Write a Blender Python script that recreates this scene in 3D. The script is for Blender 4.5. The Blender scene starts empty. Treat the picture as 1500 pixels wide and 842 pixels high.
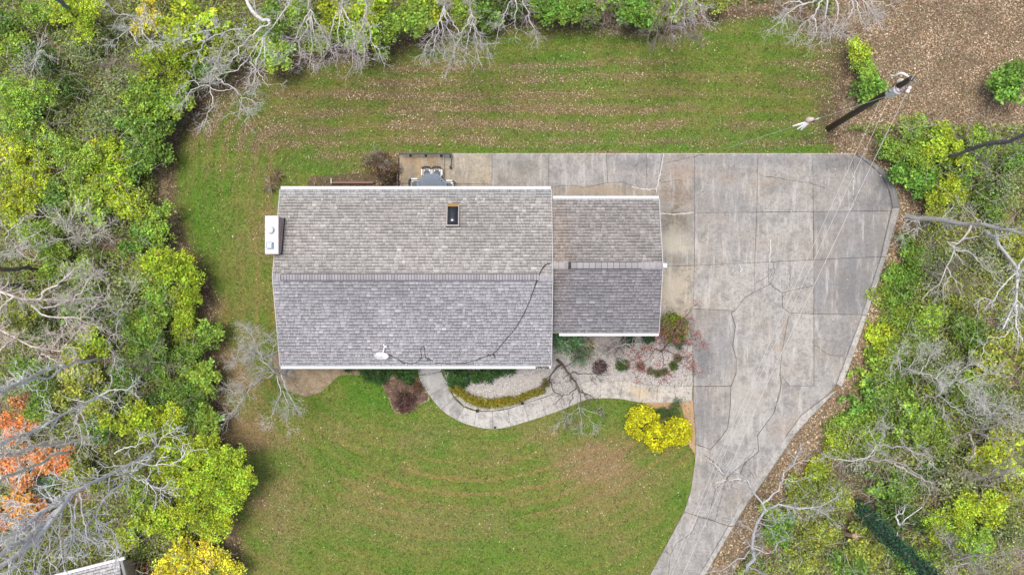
import bpy, bmesh, math, random
import numpy as np
from mathutils import Vector, Matrix

random.seed(7)
RNG = np.random.default_rng(11)
SC = bpy.context.scene
COL = SC.collection
R = math.radians

# ------------------------------------------------------------------ camera, sky, sun, exposure
H = 40.0                                    # camera height in metres, 30 photo pixels per metre on the ground
cam_d = bpy.data.cameras.new('camera')
cam = bpy.data.objects.new('camera', cam_d)
COL.objects.link(cam)
cam.location = (0, 0, H)
cam_d.sensor_fit = 'HORIZONTAL'
cam_d.angle = 2 * math.atan(25.0 / H)
cam_d.clip_end = 3000
SC.camera = cam

SUN_EL, SUN_AZ = R(80), R(-50)              # azimuth measured from +Y (image up) towards +X
world = bpy.data.worlds.new('World')
SC.world = world
world.use_nodes = True
wn = world.node_tree.nodes
wl = world.node_tree.links
bg = wn['Background']
sky = wn.new('ShaderNodeTexSky')
sky.sky_type = 'NISHITA'
sky.sun_disc = False
sky.sun_elevation = SUN_EL
sky.sun_rotation = SUN_AZ
sky.air_density = 1.0
sky.dust_density = 5.0
sky.ozone_density = 0.6
wl.new(sky.outputs[0], bg.inputs[0])
bg.inputs[1].default_value = 0.12
sun_d = bpy.data.lights.new('sun', 'SUN')
sun_d.energy = 1.4
sun_d.angle = R(20)
sun_d.color = (1.0, 0.95, 0.88)
sun = bpy.data.objects.new('sun', sun_d)
COL.objects.link(sun)
sdir = Vector((math.sin(SUN_AZ) * math.cos(SUN_EL), math.cos(SUN_AZ) * math.cos(SUN_EL), math.sin(SUN_EL)))
sun.rotation_euler = sdir.to_track_quat('Z', 'Y').to_euler()
sun.location = (0, 0, 60)
SC.view_settings.view_transform = 'Standard'
SC.view_settings.look = 'None'
SC.view_settings.exposure = 0.66
SC.view_settings.gamma = 1.0
SC.cycles.max_bounces = 6
SC.cycles.transparent_max_bounces = 6

# ------------------------------------------------------------------ coordinates
def P(px, py, z=0.0):
    f = (H - z) / H / 30.0
    return np.array([(px - 750.0) * f, (421.0 - py) * f, z])

def to_px(x, y, z=0.0):
    f = (H - z) / H / 30.0
    return x / f + 750.0, 421.0 - y / f

# ------------------------------------------------------------------ numpy noise
_G = RNG.random((256, 256))
def vnoise(x, y):
    xi = np.floor(x).astype(int); yi = np.floor(y).astype(int)
    fx = x - xi; fy = y - yi
    fx = fx * fx * (3 - 2 * fx); fy = fy * fy * (3 - 2 * fy)
    a = _G[xi & 255, yi & 255]; b = _G[(xi + 1) & 255, yi & 255]
    c = _G[xi & 255, (yi + 1) & 255]; d = _G[(xi + 1) & 255, (yi + 1) & 255]
    return (a * (1 - fx) + b * fx) * (1 - fy) + (c * (1 - fx) + d * fx) * fy

def fbm(x, y, o=4):
    s = 0; a = 0.5; t = 0
    for i in range(o):
        s = s + a * vnoise(x * 2 ** i + 17.3 * i, y * 2 ** i + 5.1 * i); t += a; a *= 0.5
    return s / t

def inside(poly, x, y):
    poly = np.asarray(poly, float)
    c = np.zeros(np.shape(x), bool)
    j = len(poly) - 1
    for i in range(len(poly)):
        xi, yi = poly[i]; xj, yj = poly[j]
        if yi != yj:
            c ^= ((yi > y) != (yj > y)) & (x < (xj - xi) * (y - yi) / (yj - yi) + xi)
        j = i
    return c

def dist_poly(poly, x, y):
    poly = np.asarray(poly, float)
    d = np.full(np.shape(x), 1e9)
    for i in range(len(poly)):
        a = poly[i]; b = poly[(i + 1) % len(poly)]
        e = b - a; L = max((e ** 2).sum(), 1e-9)
        t = np.clip(((x - a[0]) * e[0] + (y - a[1]) * e[1]) / L, 0, 1)
        d = np.minimum(d, np.hypot(x - a[0] - t * e[0], y - a[1] - t * e[1]))
    return d

def smooth(e0, e1, v):
    t = np.clip((v - e0) / (e1 - e0), 0, 1)
    return t * t * (3 - 2 * t)

# ------------------------------------------------------------------ mesh builders
def mesh_arrays(name, V, F, col=None, mat=None, smooth_shade=False):
    """V (n,3), F list of face arrays (all same size k) or list of (m,k) arrays; col (faces,3)."""
    V = np.asarray(V, np.float32).reshape(-1, 3)
    Fs = F if isinstance(F, list) else [F]
    Fs = [np.asarray(f, np.int32) for f in Fs if len(f)]
    me = bpy.data.meshes.new(name)
    nl = sum(f.size for f in Fs); nf = sum(len(f) for f in Fs)
    me.vertices.add(len(V)); me.vertices.foreach_set('co', V.ravel())
    me.loops.add(nl); me.polygons.add(nf)
    me.loops.foreach_set('vertex_index', np.concatenate([f.ravel() for f in Fs]))
    tot = np.concatenate([np.full(len(f), f.shape[1], np.int32) for f in Fs])
    st = np.concatenate([[0], np.cumsum(tot)[:-1]]).astype(np.int32)
    me.polygons.foreach_set('loop_start', st)
    me.polygons.foreach_set('loop_total', tot)
    if smooth_shade:
        me.polygons.foreach_set('use_smooth', np.ones(nf, bool))
    if col is not None:
        c = np.ones((nf, 4), np.float32); c[:, :3] = np.clip(col, 0, None)
        at = me.attributes.new('Col', 'FLOAT_COLOR', 'FACE')
        at.data.foreach_set('color', c.ravel())
    me.update(); me.validate()
    if mat: me.materials.append(mat)
    return me

def link(name, me, parent=None):
    o = bpy.data.objects.new(name, me)
    COL.objects.link(o)
    if parent: o.parent = parent
    return o

def empty(name, loc=(0, 0, 0), rz=0.0):
    o = bpy.data.objects.new(name, None)
    o.empty_display_size = 0.2
    COL.objects.link(o)
    o.location = loc; o.rotation_euler = (0, 0, rz)
    return o

def tag(o, label=None, cat=None, group=None, kind=None):
    if label: o['label'] = label
    if cat: o['category'] = cat
    if group: o['group'] = group
    if kind: o['kind'] = kind
    return o

class MB:
    """collects boxes, prisms, tubes, lathes into one mesh"""
    def __init__(s): s.v = []; s.f = []; s.c = []
    def add(s, V, F, c=(1, 1, 1)):
        n = len(s.v)
        s.v += [tuple(map(float, p)) for p in V]
        for f in F:
            s.f.append(tuple(i + n for i in f)); s.c.append(c)
    def box(s, lo, hi, c=(1, 1, 1), M=None):
        x0, y0, z0 = lo; x1, y1, z1 = hi
        V = [Vector(p) for p in [(x0, y0, z0), (x1, y0, z0), (x1, y1, z0), (x0, y1, z0), (x0, y0, z1), (x1, y0, z1), (x1, y1, z1), (x0, y1, z1)]]
        if M is not None: V = [M @ p for p in V]
        s.add(V, [(0, 3, 2, 1), (4, 5, 6, 7), (0, 1, 5, 4), (1, 2, 6, 5), (2, 3, 7, 6), (3, 0, 4, 7)], c)
    def bbox(s, lo, hi, b=0.01, c=(1, 1, 1), M=None):
        """box with bevelled top edge"""
        x0, y0, z0 = lo; x1, y1, z1 = hi
        V = [(x0, y0, z0), (x1, y0, z0), (x1, y1, z0), (x0, y1, z0), (x0, y0, z1 - b), (x1, y0, z1 - b), (x1, y1, z1 - b), (x0, y1, z1 - b),
             (x0 + b, y0 + b, z1), (x1 - b, y0 + b, z1), (x1 - b, y1 - b, z1), (x0 + b, y1 - b, z1)]
        V = [Vector(p) for p in V]
        if M is not None: V = [M @ p for p in V]
        F = [(0, 3, 2, 1), (8, 9, 10, 11)]
        for i in range(4):
            j = (i + 1) % 4
            F += [(i, j, 4 + j, 4 + i), (4 + i, 4 + j, 8 + j, 8 + i)]
        s.add(V, F, c)
    def tube(s, pts, r, n=8, c=(1, 1, 1), cap=True):
        pts = [Vector(p) for p in pts]
        rs = r if hasattr(r, '__len__') else [r] * len(pts)
        V = []; up = None
        for i, p in enumerate(pts):
            d = (pts[min(i + 1, len(pts) - 1)] - pts[max(i - 1, 0)])
            if d.length < 1e-9: d = Vector((0, 0, 1))
            d.normalize()
            if up is None:
                up = d.orthogonal().normalized()
            else:
                up = (up - d * up.dot(d))
                if up.length < 1e-6: up = d.orthogonal()
                up.normalize()
            w = d.cross(up)
            for k in range(n):
                a = 2 * math.pi * k / n
                V.append(p + (up * math.cos(a) + w * math.sin(a)) * rs[i])
        F = []
        for i in range(len(pts) - 1):
            for k in range(n):
                F.append((i * n + k, i * n + (k + 1) % n, (i + 1) * n + (k + 1) % n, (i + 1) * n + k))
        if cap:
            F.append(tuple(reversed(range(n)))); F.append(tuple((len(pts) - 1) * n + k for k in range(n)))
        s.add(V, F, c)
    def lathe(s, prof, n=16, c=(1, 1, 1), M=None, sx=1.0, sy=1.0):
        V = []
        for (r, z) in prof:
            for k in range(n):
                a = 2 * math.pi * k / n
                p = Vector((r * math.cos(a) * sx, r * math.sin(a) * sy, z))
                V.append(M @ p if M is not None else p)
        F = []
        for i in range(len(prof) - 1):
            for k in range(n):
                F.append((i * n + k, i * n + (k + 1) % n, (i + 1) * n + (k + 1) % n, (i + 1) * n + k))
        F.append(tuple(reversed(range(n)))); F.append(tuple((len(prof) - 1) * n + k for k in range(n)))
        s.add(V, F, c)
    def build(s, name, mat, parent=None, shade=False):
        me = bpy.data.meshes.new(name)
        me.from_pydata(s.v, [], s.f)
        c = np.ones((len(s.f), 4), np.float32); c[:, :3] = np.array(s.c)
        at = me.attributes.new('Col', 'FLOAT_COLOR', 'FACE')
        at.data.foreach_set('color', c.ravel())
        if shade: me.polygons.foreach_set('use_smooth', np.ones(len(s.f), bool))
        me.materials.append(mat)
        me.update()
        return link(name, me, parent)

def poly_sheet(name, pts, z, mat, parent=None, thick=0.0):
    bm = bmesh.new()
    vs = [bm.verts.new((p[0], p[1], z)) for p in pts]
    f = bm.faces.new(vs)
    f.normal_update()
    if f.normal.z < 0: f.normal_flip()
    if thick:
        r = bmesh.ops.extrude_face_region(bm, geom=[f])
        nv = [g for g in r['geom'] if isinstance(g, bmesh.types.BMVert)]
        bm.faces.remove(f) if f.is_valid else None
        for v in vs: v.co.z = z - thick
        for v in nv: v.co.z = z
    bmesh.ops.triangulate(bm, faces=bm.faces[:])
    bmesh.ops.recalc_face_normals(bm, faces=bm.faces[:]) if thick else None
    me = bpy.data.meshes.new(name); bm.to_mesh(me); bm.free()
    me.materials.append(mat)
    return link(name, me, parent)

def px_poly(pts, z=0.0, soft=False):
    if soft:
        p = [np.array(q, float) for q in pts]; n = len(p)
        out = []
        for i in range(n):
            a, b, c, d = p[i - 1], p[i], p[(i + 1) % n], p[(i + 2) % n]
            for t in (0, .25, .5, .75):
                w = 0.5 * (2 * b + (c - a) * t + (2 * a - 5 * b + 4 * c - d) * t * t + (3 * b - a - 3 * c + d) * t ** 3)
                out.append(w + RNG.normal(size=2) * .7)
        pts = out
    return [P(a, b, z)[:2] for a, b in pts]

def inset(poly, d):
    p = [np.array(q, float) for q in poly]
    A = sum(p[i][0] * p[(i + 1) % len(p)][1] - p[(i + 1) % len(p)][0] * p[i][1] for i in range(len(p)))
    s = 1 if A > 0 else -1
    out = []
    for i in range(len(p)):
        a, b, c = p[i - 1], p[i], p[(i + 1) % len(p)]
        e1 = (b - a) / max(np.linalg.norm(b - a), 1e-6); e2 = (c - b) / max(np.linalg.norm(c - b), 1e-6)
        n1 = np.array([-e1[1], e1[0]]) * s; n2 = np.array([-e2[1], e2[0]]) * s
        m = n1 + n2; L = np.linalg.norm(m)
        m = n1 if L < 0.3 else m / L
        k = d / max(m.dot(n1), 0.45)
        out.append(b + m * k)
    return out

# ------------------------------------------------------------------ branch growth (vectorised)
def resample(pts, k):
    pts = np.asarray(pts, float)
    d = np.concatenate([[0], np.cumsum(np.linalg.norm(np.diff(pts, axis=0), axis=1))])
    t = np.linspace(0, d[-1], k)
    return np.stack([np.interp(t, d, pts[:, i]) for i in range(3)], 1)

def catmull(pts, n=6):
    pts = [np.asarray(p, float) for p in pts]
    if len(pts) < 3: return pts
    q = [2 * pts[0] - pts[1]] + pts + [2 * pts[-1] - pts[-2]]
    out = []
    for i in range(1, len(q) - 2):
        a, b, c, d = q[i - 1:i + 3]
        for j in range(n):
            t = j / n
            out.append(0.5 * (2 * b + (c - a) * t + (2 * a - 5 * b + 4 * c - d) * t * t + (3 * b - a - 3 * c + d) * t ** 3))
    out.append(pts[-1])
    return out

def batch_tubes(paths, radii, sides):
    N, k, _ = paths.shape
    T = np.gradient(paths, axis=1)
    T /= np.maximum(np.linalg.norm(T, axis=2, keepdims=True), 1e-9)
    ref = np.where(np.abs(T[:, :1, 2:3]) > 0.9, np.array([1.0, 0, 0]), np.array([0, 0, 1.0]))
    U = np.cross(T, np.broadcast_to(ref, T.shape)); U /= np.maximum(np.linalg.norm(U, axis=2, keepdims=True), 1e-9)
    W = np.cross(T, U)
    a = np.arange(sides) * 2 * math.pi / sides
    V = paths[:, :, None, :] + radii[:, :, None, None] * (U[:, :, None, :] * np.cos(a)[None, None, :, None] + W[:, :, None, :] * np.sin(a)[None, None, :, None])
    base = (np.arange(N) * k * sides)[:, None, None]
    i = (np.arange(k - 1) * sides)[None, :, None]; s = np.arange(sides)[None, None, :]; s2 = (s + 1) % sides
    F = np.stack(np.broadcast_arrays(base + i + s, base + i + s2, base + i + sides + s2, base + i + sides + s), -1).reshape(-1, 4)
    return V.reshape(-1, 3), F

def grow(rng, paths, radii, count, lo, hi, k, ang=(25, 60), up=0.15, tmin=0.2, rr=0.5, rmin=0.008, jit=0.18):
    N, kk, _ = paths.shape
    seg = np.linalg.norm(np.diff(paths, axis=1), axis=2).sum(1)
    idx = rng.choice(N, count, p=seg / seg.sum())
    t = tmin + (1 - tmin) * rng.random(count) ** 0.8
    f = t * (kk - 1); i0 = np.minimum(f.astype(int), kk - 2); fr = (f - i0)[:, None]
    p = paths[idx, i0] * (1 - fr) + paths[idx, i0 + 1] * fr
    d = paths[idx, i0 + 1] - paths[idx, i0]; d /= np.maximum(np.linalg.norm(d, axis=1, keepdims=True), 1e-9)
    r0 = (radii[idx, i0] * (1 - fr[:, 0]) + radii[idx, i0 + 1] * fr[:, 0]) * rr
    q = rng.normal(size=(count, 3)); q -= d * (q * d).sum(1, keepdims=True); q /= np.linalg.norm(q, axis=1, keepdims=True)
    a = np.radians(rng.uniform(*ang, count))[:, None]
    dd = d * np.cos(a) + q * np.sin(a); dd[:, 2] += up; dd /= np.linalg.norm(dd, axis=1, keepdims=True)
    L = rng.uniform(lo, hi, count) * (1.15 - 0.55 * t)
    out = np.zeros((count, k, 3)); out[:, 0] = p
    cur = dd
    for j in range(1, k):
        cur = cur + rng.normal(size=(count, 3)) * jit; cur[:, 2] += up * 0.3
        cur /= np.linalg.norm(cur, axis=1, keepdims=True)
        out[:, j] = out[:, j - 1] + cur * (L / (k - 1))[:, None]
    out[:, :, 2] = np.maximum(out[:, :, 2], 0.05)
    rad = np.maximum(r0, rmin)[:, None] * np.linspace(1, 0.22, k)[None]
    return out, np.maximum(rad, rmin * 0.45)

LIMB = .72
TWIG = (1.7, 2.2, 1.7)
def branch_mesh(name, limbs, mat, seed, dens=(2.2, 3.0, 2.0), size=(1.3, 0.7, 0.4), rmin=0.009, tint=(1, 1, 1), up=0.15, wig=0.05, limb=1.0):
    """limbs: list of (pts, r0, r1). Adds three orders of twigs."""
    rng = np.random.default_rng(seed)
    K = 12
    L0 = []; R0 = []
    for pts, r0, r1 in limbs:
        r0, r1 = r0 * LIMB * limb, r1 * LIMB * limb
        p = resample(catmull(pts, 5), K)
        ln = np.linalg.norm(np.diff(p, axis=0), axis=1).sum()
        n = rng.normal(size=p.shape) * wig * min(ln, 3) / 3; n[0] = 0
        L0.append(p + n); R0.append(np.linspace(r0, r1 * .8, K) * rng.uniform(.9, 1.1, K))
    L0 = np.array(L0); R0 = np.array(R0)
    V, F = batch_tubes(L0, R0, 6)
    Vs = [V]; Fs = [F]; off = len(V); cols = [np.tile(np.array(tint), (len(F), 1)) * rng.uniform(0.8, 1.1, (len(F), 1))]
    P_, R_ = L0, R0
    allp = [L0]
    for lv in range(3):
        if dens[lv] <= 0: break
        tot = np.linalg.norm(np.diff(P_, axis=1), axis=2).sum()
        cnt = max(3, int(tot * dens[lv] * TWIG[lv]))
        cnt = min(cnt, 6000)
        k = (6, 5, 4)[lv]
        P_, R_ = grow(rng, P_, R_, cnt, size[lv] * 0.5, size[lv], k, up=up, rmin=rmin * (1.05, .85, 0.7)[lv], tmin=(0.25, 0.15, 0.1)[lv])
        V, F = batch_tubes(P_, R_, 3)
        Vs.append(V); Fs.append(F + off); off += len(V)
        cols.append(np.tile(np.array(tint), (len(F), 1)) * np.repeat(rng.uniform(0.75, 1.2, (cnt, 1)), 3 * (k - 1), 0))
        allp.append(P_)
    me = mesh_arrays(name, np.concatenate(Vs), np.concatenate(Fs), np.concatenate(cols), mat, True)
    return me, allp

# ------------------------------------------------------------------ materials
def nmat(name):
    m = bpy.data.materials.new(name); m.use_nodes = True
    nt = m.node_tree; b = nt.nodes['Principled BSDF']
    return m, nt, b

def N_(nt, t, **kw):
    n = nt.nodes.new(t)
    for k, v in kw.items(): setattr(n, k, v)
    return n

def mixc(nt, a, b, f, mode='MIX'):
    n = nt.nodes.new('ShaderNodeMix'); n.data_type = 'RGBA'; n.blend_type = mode
    for s, v in ((n.inputs[6], a), (n.inputs[7], b), (n.inputs[0], f)):
        if isinstance(v, bpy.types.NodeSocket): nt.links.new(v, s)
        elif isinstance(v, (tuple, list)): s.default_value = (*v, 1) if len(v) == 3 else v
        else: s.default_value = v
    return n.outputs[2]

def math_(nt, op, a, b=0.0, c=None):
    n = nt.nodes.new('ShaderNodeMath'); n.operation = op
    for i, v in enumerate((a, b, c)):
        if v is None: continue
        if isinstance(v, bpy.types.NodeSocket): nt.links.new(v, n.inputs[i])
        else: n.inputs[i].default_value = v
    return n.outputs[0]

def noise(nt, vec, scale, detail=4, rough=0.55):
    n = nt.nodes.new('ShaderNodeTexNoise'); n.inputs['Scale'].default_value = scale
    n.inputs['Detail'].default_value = detail; n.inputs['Roughness'].default_value = rough
    if vec is not None: nt.links.new(vec, n.inputs['Vector'])
    return n.outputs[0]

def ramp(nt, v, lo, hi):
    n = nt.nodes.new('ShaderNodeMapRange'); n.interpolation_type = 'SMOOTHSTEP'
    nt.links.new(v, n.inputs[0]); n.inputs[1].default_value = lo; n.inputs[2].default_value = hi
    return n.outputs[0]

def bump(nt, b, h, strength, dist):
    n = nt.nodes.new('ShaderNodeBump'); n.inputs['Strength'].default_value = strength; n.inputs['Distance'].default_value = dist
    nt.links.new(h, n.inputs['Height']); nt.links.new(n.outputs[0], b.inputs['Normal'])

def vcol_mat(name, rough=0.8, spec=0.3, grain=0.25, scale=30, metal=0.0, objcol=False, base=None):
    m, nt, b = nmat(name)
    geo = N_(nt, 'ShaderNodeNewGeometry')
    if base is None:
        at = N_(nt, 'ShaderNodeAttribute', attribute_name='Col').outputs['Color']
    else:
        r = N_(nt, 'ShaderNodeRGB'); r.outputs[0].default_value = (*base, 1); at = r.outputs[0]
    if objcol:
        oi = N_(nt, 'ShaderNodeObjectInfo')
        at = mixc(nt, at, oi.outputs['Color'], 1.0, 'MULTIPLY')
    n = noise(nt, geo.outputs['Position'], scale, 3)
    k = math_(nt, 'MULTIPLY_ADD', n, 2 * grain, 1 - grain)
    cm = N_(nt, 'ShaderNodeCombineColor')
    for i in range(3): nt.links.new(k, cm.inputs[i])
    c = mixc(nt, at, cm.outputs[0], 1.0, 'MULTIPLY')
    nt.links.new(c, b.inputs['Base Color'])
    b.inputs['Roughness'].default_value = rough
    b.inputs['Specular IOR Level'].default_value = spec
    b.inputs['Metallic'].default_value = metal
    return m

def leaf_mat(name, objcol=True, trans=0.4, spec=0.25):
    m, nt, b = nmat(name)
    at = N_(nt, 'ShaderNodeAttribute', attribute_name='Col').outputs['Color']
    if objcol:
        oi = N_(nt, 'ShaderNodeObjectInfo')
        at = mixc(nt, at, oi.outputs['Color'], 1.0, 'MULTIPLY')
    nt.links.new(at, b.inputs['Base Color'])
    b.inputs['Roughness'].default_value = 0.55
    b.inputs['Specular IOR Level'].default_value = spec
    tr = N_(nt, 'ShaderNodeBsdfTranslucent'); nt.links.new(at, tr.inputs[0])
    mx = N_(nt, 'ShaderNodeMixShader'); mx.inputs[0].default_value = trans
    nt.links.new(b.outputs[0], mx.inputs[1]); nt.links.new(tr.outputs[0], mx.inputs[2])
    nt.links.new(mx.outputs[0], nt.nodes['Material Output'].inputs[0])
    return m

M_leaf = leaf_mat('leaf')
M_leafv = leaf_mat('leaf_vertex', objcol=False)
M_bark = vcol_mat('bark', 0.9, 0.15, 0.55, 9, objcol=True)
M_dead = leaf_mat('dry_leaf', objcol=False, trans=0.1, spec=0.1)
M_shingle = vcol_mat('asphalt_shingle', 0.85, 0.3, 0.22, 45)
M_white = vcol_mat('white_paint', 0.45, 0.4, 0.06, 6, base=(0.64, 0.64, 0.63))
M_paint = vcol_mat('painted', 0.5, 0.4, 0.12, 12)
M_metal = vcol_mat('weathered_metal', 0.45, 0.5, 0.12, 15, metal=0.3)
M_black = vcol_mat('black_cable', 0.6, 0.3, 0.2, 20)
M_brick = vcol_mat('brick', 0.9, 0.2, 0.25, 25)

def concrete(name, base, stains, tanmix=0.4):
    """stains: (px, py, rx, ry, colour, strength)"""
    m, nt, b = nmat(name)
    geo = N_(nt, 'ShaderNodeNewGeometry'); pos = geo.outputs['Position']
    oi = N_(nt, 'ShaderNodeObjectInfo')
    r = N_(nt, 'ShaderNodeRGB'); r.outputs[0].default_value = (*base, 1)
    c = mixc(nt, r.outputs[0], oi.outputs['Color'], 1.0, 'MULTIPLY')
    n1 = noise(nt, pos, 0.35, 6, 0.65); n2 = noise(nt, pos, 1.3, 8, 0.75); n3 = noise(nt, pos, 24, 5, 0.75)
    mp = N_(nt, 'ShaderNodeMapping'); mp.inputs['Rotation'].default_value = (0, 0, R(-26)); mp.inputs['Scale'].default_value = (3.2, .5, 1); nt.links.new(pos, mp.inputs[0])
    n5 = noise(nt, mp.outputs[0], 1.0, 7, 0.75); n6 = noise(nt, pos, 7.5, 8, 0.8)
    c = mixc(nt, c, (0.33, 0.27, 0.2), math_(nt, 'MULTIPLY', ramp(nt, n1, 0.42, 0.64), tanmix))
    c = mixc(nt, c, (0.15, 0.148, 0.14), math_(nt, 'MULTIPLY', ramp(nt, n2, 0.45, 0.64), 0.55))
    c = mixc(nt, c, (0.17, 0.165, 0.16), math_(nt, 'MULTIPLY', ramp(nt, n6, 0.45, 0.62), 0.62))
    c = mixc(nt, c, (0.5, 0.48, 0.45), math_(nt, 'MULTIPLY', ramp(nt, n5, 0.5, 0.66), 0.55))
    c = mixc(nt, c, (0.14, 0.14, 0.14), math_(nt, 'MULTIPLY', ramp(nt, n5, 0.46, 0.32), 0.3))
    sep = N_(nt, 'ShaderNodeSeparateXYZ'); nt.links.new(pos, sep.inputs[0])
    for (px, py, rx, ry, colr, st) in stains:
        q = P(px, py)
        dx = math_(nt, 'DIVIDE', math_(nt, 'SUBTRACT', sep.outputs[0], float(q[0])), rx / 30.0)
        dy = math_(nt, 'DIVIDE', math_(nt, 'SUBTRACT', sep.outputs[1], float(q[1])), ry / 30.0)
        d = math_(nt, 'SQRT', math_(nt, 'ADD', math_(nt, 'MULTIPLY', dx, dx), math_(nt, 'MULTIPLY', dy, dy)))
        d = math_(nt, 'ADD', d, math_(nt, 'MULTIPLY', math_(nt, 'SUBTRACT', n2, 0.5), 3.4))
        f = ramp(nt, d, 1.15, 0.35)
        c = mixc(nt, c, colr, math_(nt, 'MULTIPLY', f, math_(nt, 'MULTIPLY_ADD', ramp(nt, n6, .36, .62), st * .55, st * .5)))
    k = math_(nt, 'MULTIPLY_ADD', n3, 1.1, 0.46)
    cm = N_(nt, 'ShaderNodeCombineColor')
    for i in range(3): nt.links.new(k, cm.inputs[i])
    c = mixc(nt, c, cm.outputs[0], 1.0, 'MULTIPLY')
    # fine dark specks
    vo = N_(nt, 'ShaderNodeTexVoronoi'); vo.inputs['Scale'].default_value = 2.6; nt.links.new(pos, vo.inputs['Vector'])
    c = mixc(nt, c, (0.06, 0.055, 0.05), math_(nt, 'MULTIPLY', ramp(nt, vo.outputs['Distance'], 0.05, 0.02), 0.45))
    nt.links.new(c, b.inputs['Base Color'])
    b.inputs['Roughness'].default_value = 0.88; b.inputs['Specular IOR Level'].default_value = 0.25
    bump(nt, b, n3, 0.25, 0.01)
    return m

GREY = (0.335, 0.328, 0.312)
DK = (0.13, 0.13, 0.135)
M_conc = concrete('driveway_concrete', GREY, [
    (985, 325, 35, 25, (0.13, 0.115, 0.085), 0.8), (990, 285, 28, 22, (0.17, 0.125, 0.085), 0.7), (1000, 255, 30, 14, (0.27, 0.2, 0.15), 0.6),
    (985, 355, 25, 25, (0.42, 0.39, 0.31), 0.7), (985, 425, 30, 25, (0.43, 0.38, 0.30), 0.7), (990, 380, 30, 10, (0.2, 0.18, 0.14), 0.6),
    (1125, 268, 30, 7, (0.29, 0.23, 0.17), 0.45), (1070, 262, 25, 12, (0.27, 0.22, 0.18), 0.35),
    (1090, 235, 120, 8, (0.2, 0.2, 0.205), 0.6), (1235, 240, 50, 14, DK, 0.75), (1295, 262, 16, 40, DK, 0.9), (1285, 300, 30, 14, DK, 0.6),
    (1245, 425, 26, 42, (0.15, 0.155, 0.16), 0.8), (1235, 500, 28, 40, (0.17, 0.17, 0.175), 0.65), (1280, 350, 20, 40, (0.18, 0.18, 0.18), 0.5),
    (1030, 525, 18, 30, DK, 0.75), (1030, 600, 14, 40, (0.17, 0.17, 0.17), 0.6), (1060, 520, 12, 50, (0.24, 0.24, 0.24), 0.4),
    (1138, 508, 15, 8, (0.30, 0.21, 0.13), 0.55), (1150, 480, 8, 25, (0.3, 0.22, 0.15), 0.5), (1150, 630, 30, 20, (0.3, 0.25, 0.2), 0.5),
    (1060, 300, 45, 22, (0.2, 0.2, 0.19), 0.5), (770, 245, 18, 14, (0.16, 0.155, 0.13), 0.6), (935, 240, 40, 12, (0.17, 0.17, 0.17), 0.6),
    (880, 280, 60, 9, (0.3, 0.24, 0.17), 0.75), (1090, 600, 40, 60, (0.4, 0.38, 0.34), 0.4)])
M_walk = concrete('walk_concrete', (0.46, 0.45, 0.42), [(940, 575, 26, 10, (0.5, 0.38, 0.22), 0.6), (640, 560, 30, 30, (0.36, 0.37, 0.37), 0.5), (820, 590, 30, 12, (0.36, 0.33, 0.3), 0.6)], 0.1)
M_patio = concrete('patio_concrete', (0.36, 0.31, 0.22), [(625, 250, 30, 10, (0.3, 0.2, 0.1), 0.5), (604, 235, 14, 8, (0.36, 0.2, 0.1), 0.5), (637, 238, 10, 14, (0.2, 0.14, 0.07), 0.5)], 0.6)
M_joint = vcol_mat('joint_soil', 0.95, 0.1, 0.3, 20, base=(0.075, 0.07, 0.062))
M_pale = vcol_mat('pale_crack_filler', 0.9, 0.1, 0.3, 10, base=(0.55, 0.54, 0.5))

def ground_mat(name, attr=True):
    m, nt, b = nmat(name)
    geo = N_(nt, 'ShaderNodeNewGeometry'); pos = geo.outputs['Position']
    n1 = noise(nt, pos, 1.2, 5, 0.65); n2 = noise(nt, pos, 9, 5, 0.7); n3 = noise(nt, pos, 40, 3, 0.7)
    if attr:
        c = N_(nt, 'ShaderNodeAttribute', attribute_name='Col').outputs['Color']
    else:
        c = mixc(nt, (0.15, 0.118, 0.078), (0.27, 0.218, 0.142), ramp(nt, n2, 0.35, 0.7))
        c = mixc(nt, c, (0.09, 0.12, 0.035), math_(nt, 'MULTIPLY', ramp(nt, n1, 0.5, 0.7), 0.6))
    n4 = noise(nt, pos, 16, 3, 0.7)
    k = math_(nt, 'MULTIPLY', math_(nt, 'MULTIPLY_ADD', n2, 1.1, 0.45), math_(nt, 'MULTIPLY_ADD', n4, 1.5, 0.25))
    cm = N_(nt, 'ShaderNodeCombineColor')
    for i in range(3): nt.links.new(k, cm.inputs[i])
    c = mixc(nt, c, cm.outputs[0], 1.0, 'MULTIPLY')
    nt.links.new(c, b.inputs['Base Color'])
    b.inputs['Roughness'].default_value = 0.95; b.inputs['Specular IOR Level'].default_value = 0.1
    bump(nt, b, n3, 0.6, 0.03)
    return m
M_floor = ground_mat('leaf_litter_soil', False)
M_lawn = ground_mat('lawn_turf', True)

def plain_ground(name, c1, c2, scale):
    m, nt, b = nmat(name)
    geo = N_(nt, 'ShaderNodeNewGeometry'); pos = geo.outputs['Position']
    n2 = noise(nt, pos, scale, 5, 0.7); n3 = noise(nt, pos, scale * 6, 3, 0.7)
    c = mixc(nt, c1, c2, ramp(nt, n2, 0.35, 0.65))
    k = math_(nt, 'MULTIPLY_ADD', n3, 1.0, 0.5)
    cm = N_(nt, 'ShaderNodeCombineColor')
    for i in range(3): nt.links.new(k, cm.inputs[i])
    c = mixc(nt, c, cm.outputs[0], 1.0, 'MULTIPLY')
    nt.links.new(c, b.inputs['Base Color']); b.inputs['Roughness'].default_value = 0.95
    b.inputs['Specular IOR Level'].default_value = 0.1
    bump(nt, b, n3, 0.6, 0.03)
    return m
M_gravel = plain_ground('gravel', (0.30, 0.285, 0.265), (0.40, 0.38, 0.355), 5)
M_soil = plain_ground('bed_soil', (0.22, 0.17, 0.11), (0.33, 0.27, 0.19), 2.5)
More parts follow.
